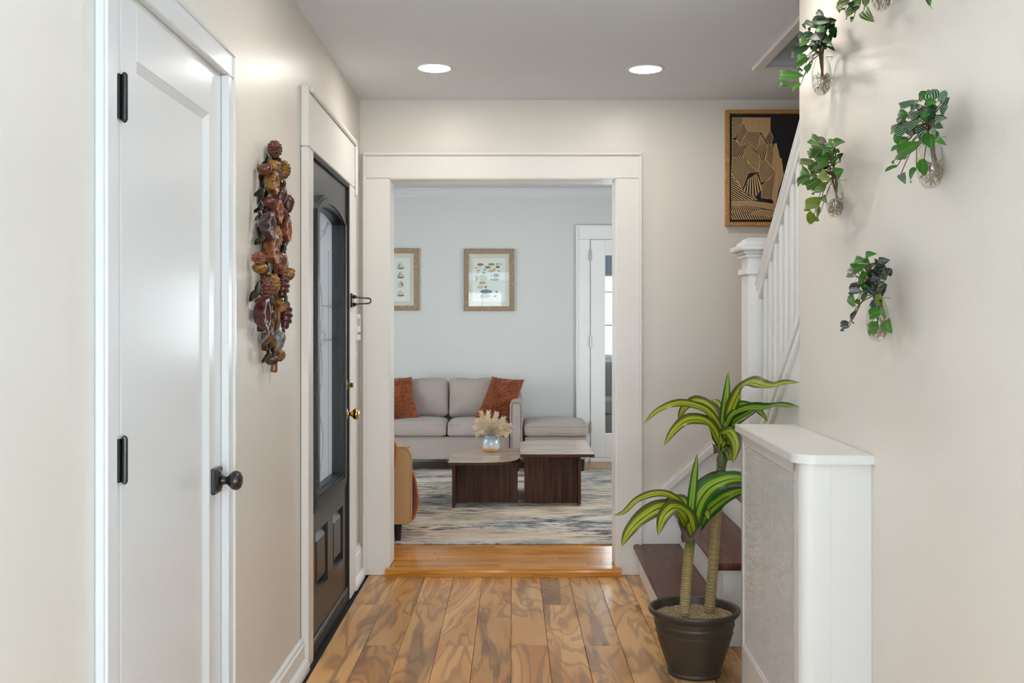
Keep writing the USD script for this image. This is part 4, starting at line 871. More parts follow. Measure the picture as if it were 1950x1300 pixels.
obj("end_panel", rbox(b0, b0 + 0.018, f0 + 0.075, 0.196, 0, ZT - 0.023, 0.001), COVERP, ra)
obj("end_panel", rbox(LS - 0.035, LS - 0.017, f0, 0.196, 0, ZT - 0.023, 0.001), COVERP, ra)
gs0, gs1, gz0_, gz1_ = b0 + 0.058, LS - 0.042, 0.2115, 0.884
obj("front_rail", rbox(b0 + 0.060, LS - 0.017, f0, f0 + 0.018, gz1_ + 0.003, ZT - 0.023, 0.001), COVERP, ra); obj("front_rail", rbox(b0 + 0.060, LS - 0.017, f0, f0 + 0.018, 0.0, gz0_ - 0.003, 0.001), COVERP, ra)
obj("front_stile", rbox(LS - 0.045, LS - 0.0172, f0, f0 + 0.018, gz0_ - 0.003, gz1_ + 0.003, 0.001), COVERP, ra)
# perforated sheet
cw, ch, hr_ = 0.0176, 0.0058, 0.0020
ncol, nrow = int((gs1 - gs0) / cw), int((gz1_ - gz0_) / ch)
ang = np.arange(8) * math.pi / 4
ring8 = np.array([(0.5, 0), (0.5, 0.5), (0, 0.5), (-0.5, 0.5), (-0.5, 0), (-0.5, -0.5), (0, -0.5), (0.5, -0.5)])
tv = np.vstack([np.c_[ring8 * [cw, ch], np.zeros(8)], np.c_[hr_ * np.cos(ang) * 2.9, hr_ * np.sin(ang), np.zeros(8)], np.c_[hr_ * np.cos(ang) * 2.9, hr_ * np.sin(ang), np.full(8, 0.0012)]])
tf = []
for i in range(8):
    j = (i + 1) % 8; tf += [[i, j, 8 + j], [i, 8 + j, 8 + i], [8 + i, 8 + j, 16 + j], [8 + i, 16 + j, 16 + i]]
tf = np.array(tf)
cc = np.array([(gs0 + (i + 0.5) * cw, gz0_ + (k + 0.5) * ch) for i in range(ncol) for k in range(nrow)])
V = np.repeat(cc, 24, 0); tt = np.tile(tv, (len(cc), 1))
Vg = rc(V[:, 0] + tt[:, 0], f0 + 0.005 + tt[:, 2], V[:, 1] + tt[:, 1])
Fg = (tf[None] + 24 * np.arange(len(cc))[:, None, None]).reshape(-1, 3)
obj("grille", (Vg, Fg), COVERP, ra, label="perforated metal grille", kind="stuff")
for z_ in (gz1_, gz0_): obj("grille_strip", rbox(gs0 - 0.006, gs1 + 0.006, f0 + 0.002, f0 + 0.006, z_ - 0.006, z_ + 0.006, 0.001), COVERP, ra)
rad = [rbox(0.02 + 0.052 * i, 0.062 + 0.052 * i, 0.07, 0.165, 0.12, 0.82, 0.012) for i in range(13)]
obj("radiator", rad, DARK, ra, label="dark radiator columns behind the grille", kind="stuff")
obj("backing_board", rbox(b0 - 0.0, LS, 0.1975, 0.226, 0, 0.932, 0.002), WHITE, ra, label="upright white backing board with chipped edge")

# shade in the sunroom window
rs = thing("window_shade", "blue-grey roller shade half lowered over the sunroom window", "window shade", (1.35, 13.05, 2.5))
obj("shade_cloth", bx(0.2, 2.5, 13.055, 13.06, 1.96, 2.58), PB("shade_cloth", (0.25, 0.31, 0.38), 0.8), rs)
obj("hem_bar", bx(0.2, 2.5, 13.05, 13.065, 1.945, 1.965, 0.004), PLASTIC, rs)
obj("roller", tube([(0.2, 13.06, 2.59), (2.5, 13.06, 2.59)], 0.025, 14), PLASTIC, rs, smooth=40)
# ------------------------------------------------------------------ plants
def leaf_mat(name, nodes, links, rough=0.48, trans=0.25):
    """nodes must give x.color: the leaf's colour over st (0..1 across, 0..1 along)."""
    base = {"st": ("attribute", {"attribute": "st"}), "sx": ("separate_xyz", {}), "c": ("math", {"math_type": "subtract", "value2": 0.5}), "ab": ("math", {"math_type": "absolute"}),
            "p": ("principled_bsdf", {"roughness": rough, "specular_ior_level": 0.3}), "tr": ("translucent_bsdf", {}), "mx": ("mix_closure", {"fac": trans})}
    lk = [("st.vector", "sx.vector"), ("sx.x", "c.value1"), ("c.value", "ab.value1"), ("x.color", "p.base_color"), ("x.color", "tr.color"), ("p.BSDF", "mx.closure1"), ("tr.BSDF", "mx.closure2")]
    return usdkit.material(stage, L + name, {**base, **nodes}, lk + links, surface="mx.closure")
def plain_leaf(name, dark, light, rib):
    return leaf_mat(name, {"g": ("geometry", {}), "n": ("noise_texture", {"scale": 35.0}), "m": ("mix", {"color1": dark, "color2": light}), "r": ("rgb_ramp", {"ramp": [(0.0, (0.8, 0.8, 0.8)), (0.025, (0.7, 0.7, 0.7)), (0.05, (0, 0, 0))]}),
        "v1": ("math", {"math_type": "multiply_add", "value2": -1.1}), "v2": ("math", {"math_type": "multiply", "value2": 52.0}), "v3": ("math", {"math_type": "sine"}), "v4": ("map_range", {"from_min": 0.86, "from_max": 1.0, "to_min": 0.0, "to_max": 0.45, "clamp": True}), "mv": ("mix", {"color2": rib}), "x": ("mix", {"color2": rib})},
        [("g.position", "n.vector"), ("n.fac", "m.fac"), ("ab.value", "r.fac"), ("ab.value", "v1.value1"), ("sx.y", "v1.value3"), ("v1.value", "v2.value1"), ("v2.value", "v3.value1"), ("v3.value", "v4.value"), ("m.color", "mv.color1"), ("v4.result", "mv.fac"), ("mv.color", "x.color1"), ("r.color", "x.fac")])
def band_leaf(name, a, b, freq, lo, hi, soft=0.15):
    """Stripes that follow the leaf's outline from base to tip."""
    return leaf_mat(name, {"k": ("math", {"math_type": "multiply", "value2": freq}), "q": ("math", {"math_type": "cosine"}), "mr": ("map_range", {"from_min": lo, "from_max": hi, "clamp": True}), "x": ("mix", {"color1": a, "color2": b})},
        [("ab.value", "k.value1"), ("k.value", "q.value1"), ("q.value", "mr.value"), ("mr.result", "x.fac")])
def vein_leaf(name, a, b, freq, amt, edge):
    """Lighter arcs that curve out from the midrib, and a midrib."""
    return leaf_mat(name, {"k": ("math", {"math_type": "multiply_add", "value2": -0.9}), "f": ("math", {"math_type": "multiply", "value2": freq}), "q": ("math", {"math_type": "sine"}), "mr": ("map_range", {"from_min": edge, "from_max": 1.0, "to_max": amt, "clamp": True}),
        "r": ("rgb_ramp", {"ramp": [(0.0, (1, 1, 1)), (0.03, (0.8, 0.8, 0.8)), (0.06, (0, 0, 0))]}), "mm": ("math", {"math_type": "maximum"}), "x": ("mix", {"color1": a, "color2": b})},
        [("ab.value", "k.value1"), ("sx.y", "k.value3"), ("k.value", "f.value1"), ("f.value", "q.value1"), ("q.value", "mr.value"), ("mr.result", "mm.value1"), ("ab.value", "r.fac"), ("r.color", "mm.value2"), ("mm.value", "x.fac")])
LEAF = {"d": plain_leaf("leaf_deep", (0.004, 0.026, 0.008), (0.012, 0.060, 0.014), (0.025, 0.09, 0.03)),
        "g": plain_leaf("leaf_bright", (0.022, 0.115, 0.010), (0.050, 0.19, 0.018), (0.12, 0.30, 0.05)),
        "y": plain_leaf("leaf_olive", (0.11, 0.17, 0.015), (0.20, 0.25, 0.03), (0.10, 0.16, 0.02)),
        "s": band_leaf("leaf_silver_striped", (0.008, 0.062, 0.018), (0.42, 0.55, 0.40), 34.0, 0.35, 0.8),
        "v": vein_leaf("leaf_veined", (0.022, 0.10, 0.010), (0.24, 0.38, 0.09), 34.0, 0.75, 0.2),
        "k": vein_leaf("leaf_dark_veined", (0.007, 0.020, 0.014), (0.24, 0.31, 0.26), 30.0, 0.7, 0.45),
        "w": vein_leaf("leaf_silver", (0.06, 0.085, 0.08), (0.45, 0.50, 0.50), 30.0, 0.9, 0.0),
        "c": band_leaf("leaf_cream_centred", (0.035, 0.085, 0.010), (0.52, 0.55, 0.27), 26.0, 0.62, 0.95),
        "b": plain_leaf("leaf_brownish", (0.10, 0.085, 0.05), (0.20, 0.18, 0.12), (0.25, 0.22, 0.15))}
STEM = PB("brown_stem", (0.13, 0.065, 0.03), 0.7)
STEMG = PB("green_stem", (0.14, 0.15, 0.04), 0.6)
ROOTM = PB("dry_roots", (0.34, 0.23, 0.13), 0.8)
WATER = pane_mat("still_water", (0.93, 0.96, 0.97), 0.0, 1.33)
def ovate(t):  return max(0.02, math.sin(math.pi * min(1, t) ** 0.72) ** 0.8 * (1 - 0.10 * t))
def heart(t):  return max(0.02, math.sin(math.pi * (0.12 + 0.88 * t) ** 0.62) ** 0.75)
def wall_pt(u, v, e):
    """The point seen at (u, v) that stands e in front of the right wall."""
    y = F * (0.792 - e) / (u - CU - 0.045 * F); return at(u, v, y)

def vase_plant(k, vlabel, plabel, o, s, vbox, mouth, leaves, seed, extra_kind="g"):
    """o, s: origin and scale of the view the leaves were measured in; vbox: glass outline (u0, v0, u1, v1)."""
    r = np.random.default_rng(seed)
    px = lambda x, y: (o[0] + x / s, o[1] + y / s)
    u0, v0 = px(vbox[0], vbox[1]); u1, v1 = px(vbox[2], vbox[3])
    e0 = 0.031
    c0, c1 = wall_pt((u0 + u1) / 2, v1, e0), wall_pt((u0 + u1) / 2, v0, e0)
    h = c1[2] - c0[2]; R = min(0.5 * (u1 - u0) * c0[1] / F * 0.98, 0.029)
    prof = [(0.0005, 0), (0.25, 0.012), (0.55, 0.06), (0.82, 0.17), (0.97, 0.32), (1.0, 0.44), (0.95, 0.60), (0.80, 0.76), (0.58, 0.88), (0.46, 0.94), (0.46, 0.975), (0.56, 1.0)]
    prof = catmull([(a, b, 0) for a, b in prof], 40)[:, :2]
    outer = [(max(0.0004, a * R), b * h) for a, b in prof]; inner = [(max(0.0004, a * R - 0.0018), b * h + (0.003 if b < 0.02 else 0)) for a, b in prof][::-1]
    cx, cy, cz = c0
    vt = thing("wall_vase", vlabel, "glass vase", (cx + R * 0.9, cy, cz), group="glass wall vases")
    obj("glass_body", lathe(outer + inner, 36, center=(cx, cy, cz)), VASEG, vt, smooth=60, label="clear glass teardrop body")
    xw = XR(cy)
    obj("wall_hook", tube([(xw + 0.004, cy, cz + h * 0.95), (cx + R * 0.40, cy, cz + h * 0.95)], 0.0013, 8), STEEL, vt, smooth=40)
    pt = thing("vase_plant", plabel, "plant", (cx, cy, cz + h * 0.5), group="cuttings in the wall vases")
    hub = np.array([cx, cy, cz + h * 1.05])
    top = wall_pt(*px(*mouth), 0.05)
    # stem and roots inside the glass
    base = np.array([cx + R * 0.15, cy, cz + h * 0.48])
    obj("stem", [tube(catmull([base + r.normal(0, 0.002, 3), hub + r.normal(0, 0.004, 3), top + r.normal(0, 0.006, 3)], 14), np.linspace(0.0028, 0.0016, 14), 6) for _ in range(4)], STEM, pt, smooth=True)
    rt = []
    for _ in range(46):
        p = base.copy(); P = [p.copy()]; d = np.array([r.normal(0, 0.5), r.normal(0, 0.5), -1.0])
        for q in range(6):
            d = d * 0.7 + r.normal(0, 0.55, 3) + np.array([0, 0, -0.25]); p = p + d / np.linalg.norm(d) * h * 0.075
            zf = np.clip((p[2] - cz) / h, 0.05, 0.9); lim = np.interp(zf, [a for a in prof[:, 1]], [a for a in prof[:, 0]]) * R * 0.86
            w = p[:2] - c0[:2]; wl = np.linalg.norm(w)
            if wl > lim: p[:2] = c0[:2] + w / wl * lim
            p[2] = cz + zf * h; P.append(p.copy())
        rt.append(tube(catmull(P, 14), 0.0009, 4))
    obj("roots", rt, ROOTM, pt, smooth=True, kind="stuff")
    if k < 5:                                     # leaves deeper in the bunch
        main = [q for q in leaves if q[1] < vbox[1] + 60]
        leaves = leaves + [(q[0] + r.uniform(-30, 30), q[1] + r.uniform(-25, 25), q[2] + r.uniform(-35, 35), q[3] + r.uniform(-25, 25), q[4] * 0.85, q[5]) for q in [main[j] for j in r.permutation(len(main))[:13]]]
    st = []
    for i, (bx_, by_, tx_, ty_, w, kd) in enumerate(leaves):
        e = 0.055 + 0.035 * r.random() + (0.01 if kd in "gy" else 0)
        b = wall_pt(*px(bx_, by_), e); t = wall_pt(*px(tx_, ty_), e + r.uniform(-0.018, 0.014))
        W = (1.5 if by_ < vbox[1] + 60 else 1.22) * w / s * b[1] / F
        tc = np.array([0, 0, CAMZ]) - (b + t) / 2; tc /= np.linalg.norm(tc)
        n = tc * 0.8 + np.array([-0.45, 0, 0.15]) + r.normal(0, 0.2, 3); n /= np.linalg.norm(n)
        ax = t - b; ln = np.linalg.norm(ax); n -= ax * n.dot(ax) / ln ** 2; n /= np.linalg.norm(n)
        cur = r.uniform(0.06, 0.16) * ln
        P = [b, b + ax * 0.35 + n * cur, b + ax * 0.7 + n * cur * 0.9, t]
        wf = W / max(0.45, abs(np.dot(np.cross(ax / ln, n), np.array([1, 0, 0])) * 0 + np.linalg.norm(np.cross(np.cross(ax / ln, n), tc))))
        prof_ = heart if (w / max(1, math.hypot(tx_ - bx_, ty_ - by_)) > 0.72 and kd in "yg") else ovate
        V, Fs, UV = strip(P, wf, prof_, n, 0.22, 13, 7, 0.06 if kd != "g" else 0.03, i)
        obj("leaf", (V, Fs), LEAF[kd], pt, smooth=True, uv=UV)
        rootp = hub if b[2] < hub[2] + 0.01 else hub + (top - hub) * np.clip((b[2] - hub[2]) / max(1e-6, top[2] - hub[2]) * 0.75, 0, 1)
        m = (rootp + b) / 2 + np.array([-0.006, 0, 0.012 if b[2] < hub[2] else -0.004]) + r.normal(0, 0.004, 3)
        st.append(tube(catmull([rootp, m, b, b + (P[1] - b) * 0.5], 12), np.linspace(0.0012, 0.0008, 12), 5))
    obj("petioles", st, STEM, pt, smooth=True, label="thin brown leaf stalks", kind="stuff")

vase_plant(1, "clear glass wall vase nearest the stairs at the top, under dark green leaves", "dark glossy green cutting in the uppermost vase beside the wall's far edge", (1470, 0), 5.909, (430, 615, 690, 1080), (600, 420),
  [(585, 185, 510, 122, 50, "d"), (630, 250, 475, 250, 85, "d"), (620, 320, 700, 240, 95, "d"), (680, 410, 728, 305, 75, "d"), (490, 300, 385, 335, 45, "d"), (510, 315, 425, 370, 42, "d"), (600, 350, 505, 320, 55, "g"), (560, 440, 505, 385, 95, "d"), (560, 470, 590, 370, 90, "d"), (640, 470, 590, 400, 80, "d"), (660, 490, 695, 395, 85, "d"), (450, 420, 365, 395, 60, "d"), (440, 440, 375, 470, 60, "d"), (505, 490, 495, 588, 78, "g"), (650, 480, 690, 525, 50, "g"), (600, 555, 708, 575, 62, "d"), (405, 520, 300, 595, 95, "d"), (420, 470, 345, 515, 62, "g"), (400, 630, 328, 690, 60, "g"), (410, 650, 335, 755, 50, "g"), (450, 700, 440, 745, 42, "d"), (450, 720, 400, 825, 60, "g"), (345, 795, 260, 762, 32, "d"), (365, 850, 175, 862, 92, "g"), (230, 945, 103, 970, 62, "g"), (325, 945, 246, 1052, 80, "g"), (520, 480, 440, 510, 75, "d"), (600, 520, 660, 440, 85, "d"), (540, 540, 600, 480, 80, "d"), (470, 380, 420, 440, 60, "d"), (560, 400, 640, 300, 75, "d")], 11)
vase_plant(2, "clear glass wall vase second down along the wall's far edge", "yellow-green heart-leaved cutting in the vase second down along the wall's far edge", (1500, 240), 6.5, (470, 640, 710, 1140), (560, 420),
  [(480, 205, 378, 150, 60, "b"), (470, 235, 300, 205, 110, "v"), (500, 235, 578, 178, 50, "v"), (580, 255, 695, 188, 90, "v"), (545, 300, 485, 240, 75, "v"), (600, 300, 515, 310, 85, "v"), (345, 345, 283, 320, 72, "v"), (410, 290, 330, 405, 105, "v"), (345, 440, 213, 466, 58, "c"), (395, 380, 490, 405, 85, "d"), (560, 370, 645, 330, 75, "v"), (555, 455, 650, 365, 75, "v"), (505, 420, 390, 482, 100, "g"), (385, 485, 285, 585, 115, "v"), (275, 600, 195, 505, 88, "v"), (290, 620, 173, 722, 78, "g"), (420, 645, 262, 722, 84, "v"), (430, 575, 540, 685, 95, "y"), (600, 610, 692, 535, 120, "g"), (430, 685, 308, 775, 100, "y"), (495, 700, 400, 782, 70, "y"), (450, 805, 328, 852, 92, "g"), (425, 870, 480, 955, 72, "g"), (405, 945, 285, 1045, 125, "y"), (405, 1060, 392, 1172, 118, "y"), (330, 1090, 258, 1202, 112, "y"), (650, 430, 690, 335, 65, "d"), (520, 500, 400, 540, 90, "d"), (470, 330, 560, 270, 80, "g"), (520, 370, 440, 330, 80, "d"), (450, 560, 360, 520, 80, "d")], 12)
vase_plant(3, "largest clear glass wall vase, nearest the viewer on the right wall", "silver-striped green cutting in the vase nearest the viewer", (1660, 150), 5.65, (470, 590, 800, 1190), (620, 330),
  [(510, 215, 625, 145, 72, "g"), (660, 240, 650, 113, 115, "s"), (745, 260, 790, 123, 62, "s"), (760, 275, 838, 198, 85, "s"), (485, 232, 306, 272, 52, "s"), (500, 275, 420, 350, 50, "s"), (570, 275, 705, 250, 64, "g"), (600, 410, 722, 300, 95, "s"), (755, 390, 825, 290, 75, "s"), (380, 385, 293, 365, 56, "g"), (425, 415, 543, 352, 75, "s"), (370, 410, 298, 512, 68, "s"), (405, 510, 548, 432, 80, "s"), (560, 440, 590, 345, 65, "g"), (700, 490, 628, 428, 64, "s"), (705, 495, 785, 425, 85, "s"), (700, 505, 772, 532, 62, "s"), (345, 492, 412, 475, 46, "g"), (390, 515, 258, 597, 72, "s"), (430, 530, 430, 612, 80, "s"), (480, 520, 562, 562, 80, "s"), (325, 665, 238, 600, 80, "g"), (412, 650, 290, 697, 84, "g"), (340, 720, 208, 790, 46, "g"), (535, 690, 315, 838, 128, "g"), (600, 570, 548, 694, 95, "s"), (650, 530, 702, 625, 72, "s"), (640, 600, 640, 752, 112, "g"), (690, 640, 808, 716, 42, "g"), (370, 850, 238, 917, 88, "g"), (280, 930, 142, 1002, 36, "g"), (315, 1022, 366, 1133, 74, "s"), (480, 962, 432, 1118, 88, "g"), (565, 858, 565, 1038, 108, "g"), (680, 330, 600, 300, 80, "d"), (700, 420, 640, 360, 80, "d"), (520, 330, 600, 400, 70, "d")], 13)
vase_plant(4, "lowest clear glass wall vase above the radiator cover", "dark silver-veined cutting with green leaves in the lowest vase", (1580, 470), 6.5, (450, 600, 740, 1180), (600, 360),
  [(485, 180, 588, 86, 78, "g"), (330, 245, 482, 215, 100, "g"), (410, 290, 258, 300, 95, "w"), (300, 340, 233, 357, 26, "w"), (450, 300, 582, 188, 66, "b"), (560, 230, 655, 245, 115, "k"), (655, 255, 748, 160, 86, "k"), (715, 340, 772, 275, 85, "k"), (600, 425, 486, 370, 115, "k"), (660, 335, 555, 290, 88, "k"), (695, 405, 722, 285, 78, "k"), (445, 400, 368, 465, 85, "g"), (465, 350, 378, 350, 55, "g"), (525, 290, 448, 352, 52, "g"), (395, 460, 275, 575, 92, "k"), (415, 550, 290, 610, 46, "w"), (460, 450, 575, 615, 95, "k"), (615, 565, 712, 465, 115, "k"), (598, 560, 668, 742, 60, "y"), (255, 590, 322, 740, 54, "g"), (468, 568, 398, 668, 50, "g"), (570, 650, 612, 788, 100, "k"), (660, 790, 495, 860, 125, "g"), (650, 770, 702, 885, 62, "g"), (690, 925, 772, 1068, 120, "g"), (605, 1000, 482, 1020, 135, "g"), (346, 785, 308, 945, 62, "k"), (240, 940, 138, 972, 72, "k"), (240, 985, 178, 1043, 84, "k"), (350, 640, 348, 712, 34, "g"), (540, 340, 640, 400, 90, "k"), (560, 470, 620, 540, 80, "d"), (430, 430, 480, 500, 70, "g"), (660, 300, 700, 240, 70, "k")], 14)
vase_plant(5, "clear glass wall vase cut by the upper edge of the photograph", "cream-centred green cutting hanging at the upper edge of the photograph", (1470, 0), 5.909, (1085, -560, 1385, 135), (1190, -560),
  [(870, 10, 722, 85, 95, "c"), (1085, -30, 1055, 78, 80, "c"), (990, 70, 848, 213, 95, "c"), (925, 190, 915, 238, 34, "g"), (1035, 110, 1152, 248, 125, "c"), (965, 20, 890, 75, 80, "d"), (1000, 10, 930, 60, 70, "g"), (830, 88, 790, 100, 22, "y"), (772, 118, 732, 116, 26, "y"), (900, -70, 980, 10, 95, "c"), (1010, -120, 880, -40, 95, "c"), (1060, -220, 980, -130, 90, "c"), (1150, -600, 1050, -700, 100, "c"), (1240, -600, 1330, -720, 100, "c"), (1180, -560, 1180, -760, 100, "c"), (1090, -420, 960, -330, 100, "c"), (1270, -560, 1380, -620, 90, "g"), (1120, -480, 1020, -560, 90, "g")], 15)
vase_plant(6, "clear glass wall vase just above the photograph's upper edge", "green cutting of which one leaf tip hangs into view at the top right", (1470, 0), 5.909, (1860, -820, 2160, -180), (1990, -900),
  [(1800, -70, 1804, 92, 82, "g"), (1900, -300, 1800, -200, 90, "g"), (1860, -180, 1790, -90, 80, "g"), (1980, -850, 1880, -960, 100, "g"), (2040, -850, 2130, -980, 100, "g"), (2000, -830, 2000, -1020, 100, "g"), (1930, -800, 1830, -760, 90, "g"), (2070, -800, 2170, -790, 90, "g")], 16)

# dracaena in its pot
px0, py0 = 0.667, 3.75
po = thing("plant_pot", "dark bronze round plant pot on the floor before the stairs", "plant pot", (px0, py0, 0))
pprof = [(0.0005, 0.0), (0.088, 0.0), (0.095, 0.004), (0.098, 0.010), (0.094, 0.018), (0.097, 0.025), (0.110, 0.060), (0.122, 0.095), (0.132, 0.128), (0.138, 0.152), (0.1405, 0.155), (0.1405, 0.160), (0.1385, 0.162), (0.143, 0.182), (0.1455, 0.184), (0.1455, 0.190), (0.144, 0.192), (0.148, 0.212), (0.156, 0.218), (0.164, 0.226), (0.167, 0.234), (0.165, 0.241), (0.159, 0.243), (0.152, 0.240), (0.148, 0.230), (0.140, 0.195), (0.120, 0.185), (0.0005, 0.185)]
obj("pot_body", lathe(pprof, 72, center=(px0, py0, 0)), POTM, po, smooth=40)
rr = np.linspace(0.0005, 0.1445, 16); V = [(px0, py0, 0.212)]; Fs = []
for i, r_ in enumerate(rr[1:]):
    for a in np.arange(48) * 2 * math.pi / 48: V.append((px0 + r_ * math.cos(a), py0 + r_ * math.sin(a), 0.207 + 0.012 * float(meshkit.fbm(np.array([r_ * math.cos(a) * 30, r_ * math.sin(a) * 30, 1.0]), 3, 4))))
for j in range(48): Fs.append([0, 1 + j, 1 + (j + 1) % 48])
for i in range(14):
    for j in range(48):
        a, b = 1 + i * 48 + j, 1 + i * 48 + (j + 1) % 48; Fs += [[a, a + 48, b + 48], [a, b + 48, b]]
obj("soil", trimesh.Trimesh(V, Fs, process=False), SANDM, po, smooth=True, label="sandy tan planting mix", kind="stuff")

def dra_mat(name, edge, mid_, stripe):
    """Striped leaf: bright centre bands over green, dark margins."""
    st_ = [(0.0, mid_), (0.035, edge), (0.06, stripe), (0.15, stripe), (0.165, edge), (0.19, stripe), (0.235, stripe), (0.26, mid_), (0.40, edge), (0.5, edge)]
    return leaf_mat(name, {"w": ("noise_texture", {"scale": 6.0}), "wm": ("math", {"math_type": "multiply_add", "value2": 0.05, "value3": -0.025}), "ad": ("math", {"math_type": "add"}), "x": ("rgb_ramp", {"ramp": [(p, c) for p, c in st_] + [(1.0, edge)]})},
        [("st.vector", "w.vector"), ("w.fac", "wm.value1"), ("ab.value", "ad.value1"), ("wm.value", "ad.value2"), ("ad.value", "x.fac")], 0.3, 0.22)
DR1 = dra_mat("dracaena_olive", (0.085, 0.085, 0.022), (0.12, 0.18, 0.018), (0.40, 0.48, 0.022))
DR2 = dra_mat("dracaena_green", (0.024, 0.085, 0.016), (0.06, 0.19, 0.018), (0.32, 0.47, 0.025))
TRUNK = NM("ringed_trunk", {"g": ("geometry", {}), "s": ("separate_xyz", {}), "n": ("noise_texture", {"scale": 40.0}), "a": ("math", {"math_type": "multiply_add", "value2": 0.12}), "st": ("attribute", {"attribute": "st"}), "t": ("separate_xyz", {}),
    "r": ("rgb_ramp", {"ramp": [(0.0, (0.34, 0.26, 0.12)), (0.6, (0.30, 0.22, 0.085)), (0.82, (0.20, 0.19, 0.03)), (0.93, (0.07, 0.13, 0.02)), (1.0, (0.10, 0.10, 0.05))]})},
    [("g.position", "n.vector"), ("n.fac", "a.value1"), ("st.vector", "t.vector"), ("t.y", "a.value3"), ("a.value", "r.fac"), ("r.color", "p.base_color")], roughness=0.5)
SHEATH = PB("dry_sheath", (0.085, 0.05, 0.045), 0.6)
dp = thing("dracaena", "two-stemmed dracaena with drooping yellow-striped leaves in the dark pot", "plant", (px0, py0, 0.21))
def trunk(pts, r0, r1, bulge):
    n = 230; C = catmull(pts, n); t = np.linspace(0, 1, n)
    rad = r0 + (r1 - r0) * t + 0.0026 * np.abs(np.sin(t * math.pi * 40)) ** 0.8 * (t < 0.93)
    rad = rad + bulge * np.exp(-((t - 0.955) / 0.03) ** 2)
    m = tube(C, rad, 18); uv = np.vstack([np.stack([np.tile(np.arange(18) / 18, n), np.repeat(t, 18)], 1), [[0, 0], [0, 1]]])
    obj("trunk", m, TRUNK, dp, smooth=True, uv=uv)
T1y, T2y = 3.79, 3.70
trunk([at(1350, 1172, T1y), at(1357, 1090, T1y), at(1367, 960, T1y), at(1376, 862, T1y)], 0.0185, 0.0145, 0.006)
trunk([at(1303, 1172, T2y), at(1307, 1110, T2y), at(1312, 1050, T2y), at(1316, 1022, T2y)], 0.0170, 0.0160, 0.001)
def dprof(t): return max(0.03, (math.sin(math.pi * (0.10 + 0.90 * t) ** 0.8)) ** 0.7)
def dleaf(pts, o, s, w, yb, dy, mat, seed, hint=None, fold=0.30):
    n = len(pts); P = [at(o[0] + x / s, o[1] + y / s, yb + dy * (i / (n - 1)) ** 1.2) for i, (x, y) in enumerate(pts)]
    P = np.array(P); W = 1.22 * w / s * yb / F
    tc = np.array([0, 0, CAMZ]) - P[n // 2]; tc /= np.linalg.norm(tc)
    h_ = tc * 0.75 + np.array([0, 0, 0.6]) if hint is None else np.array(hint, float)
    V, Fs, UV = strip(P, W, dprof, h_, fold, 30, 9, 0.10, seed)
    obj("leaf", (V, Fs), mat, dp, smooth=True, uv=UV)
A1, S1 = (1160, 690), 4.815
A2, S2 = (1380, 640), 6.84
B1, SB1 = (1160, 860), 4.335
up = (-0.15, -1, 0.1)
dleaf([(1042, 640), (1056, 480), (1075, 300), (1092, 82)], A1, S1, 74, T1y, -0.01, DR2, 1, up)
dleaf([(1030, 640), (960, 520), (850, 420), (650, 375), (450, 440), (318, 558)], A1, S1, 80, T1y, -0.10, DR1, 2)
dleaf([(1010, 740), (950, 620), (860, 535), (720, 535), (600, 620), (503, 763)], A1, S1, 118, T1y, -0.16, DR1, 3)
dleaf([(1020, 620), (930, 430), (800, 362), (690, 420), (634, 528)], A1, S1, 105, T1y, 0.08, DR1, 4)
dleaf([(1032, 610), (990, 480), (900, 380), (790, 358)], A1, S1, 90, T1y, 0.14, DR1, 5)
dleaf([(1036, 560), (1010, 440), (985, 370), (940, 338)], A1, S1, 80, T1y, 0.16, DR1, 6)
dleaf([(30, 1150), (110, 900), (220, 690), (340, 610), (480, 640), (620, 655), (790, 612), (972, 606)], A2, S2, 170, T1y, -0.42, DR1, 7)
dleaf([(10, 1180), (120, 1010), (330, 935), (520, 935), (700, 905), (860, 915), (972, 925)], A2, S2, 125, T1y, -0.42, DR2, 8)
dleaf([(0, 1240), (70, 1010), (200, 900), (360, 920), (480, 1010), (556, 1108)], A2, S2, 100, T1y, -0.10, DR2, 9)
dleaf([(20, 1230), (150, 1110), (280, 1030), (400, 960), (470, 940)], A2, S2, 120, T1y, -0.05, DR2, 10)
dleaf([(1030, 760), (1065, 665), (1110, 650), (1160, 760), (1138, 918)], A1, S1, 125, T1y, -0.14, DR1, 11)
dleaf([(1040, 830), (1020, 700), (1030, 560), (1010, 470)], A1, S1, 90, T1y, 0.03, DR2, 12, up)
dleaf([(1050, 820), (1090, 690), (1150, 560), (1200, 450)], A1, S1, 95, T1y, 0.03, DR2, 13, up)
dleaf([(1045, 840), (1075, 800), (1110, 880), (1120, 900)], A1, S1, 90, T1y, -0.05, DR2, 14)
dleaf([(672, 560), (682, 400), (704, 200), (726, 15)], B1, SB1, 62, T2y, -0.01, DR2, 21, up)
dleaf([(660, 520), (580, 420), (480, 355), (370, 348), (230, 400), (120, 500), (36, 525)], B1, SB1, 62, T2y, -0.08, DR1, 22)
dleaf([(660, 640), (560, 490), (420, 465), (260, 560), (160, 670), (104, 783)], B1, SB1, 125, T2y, -0.18, DR1, 23)
dleaf([(690, 680), (640, 520), (540, 465), (450, 540), (404, 693)], B1, SB1, 130, T2y, -0.22, DR1, 24)
dleaf([(665, 520), (610, 420), (520, 400), (430, 455)], B1, SB1, 95, T2y, 0.08, DR1, 25)
dleaf([(668, 520), (640, 430), (600, 390), (560, 395)], B1, SB1, 80, T2y, 0.12, DR1, 26)
dleaf([(690, 650), (730, 450), (820, 310), (950, 240), (1080, 225), (1200, 270)], B1, SB1, 150, T2y, -0.06, DR2, 27)
dleaf([(700, 660), (780, 530), (900, 420), (1040, 340), (1180, 300)], B1, SB1, 125, T2y, 0.03, DR2, 28)
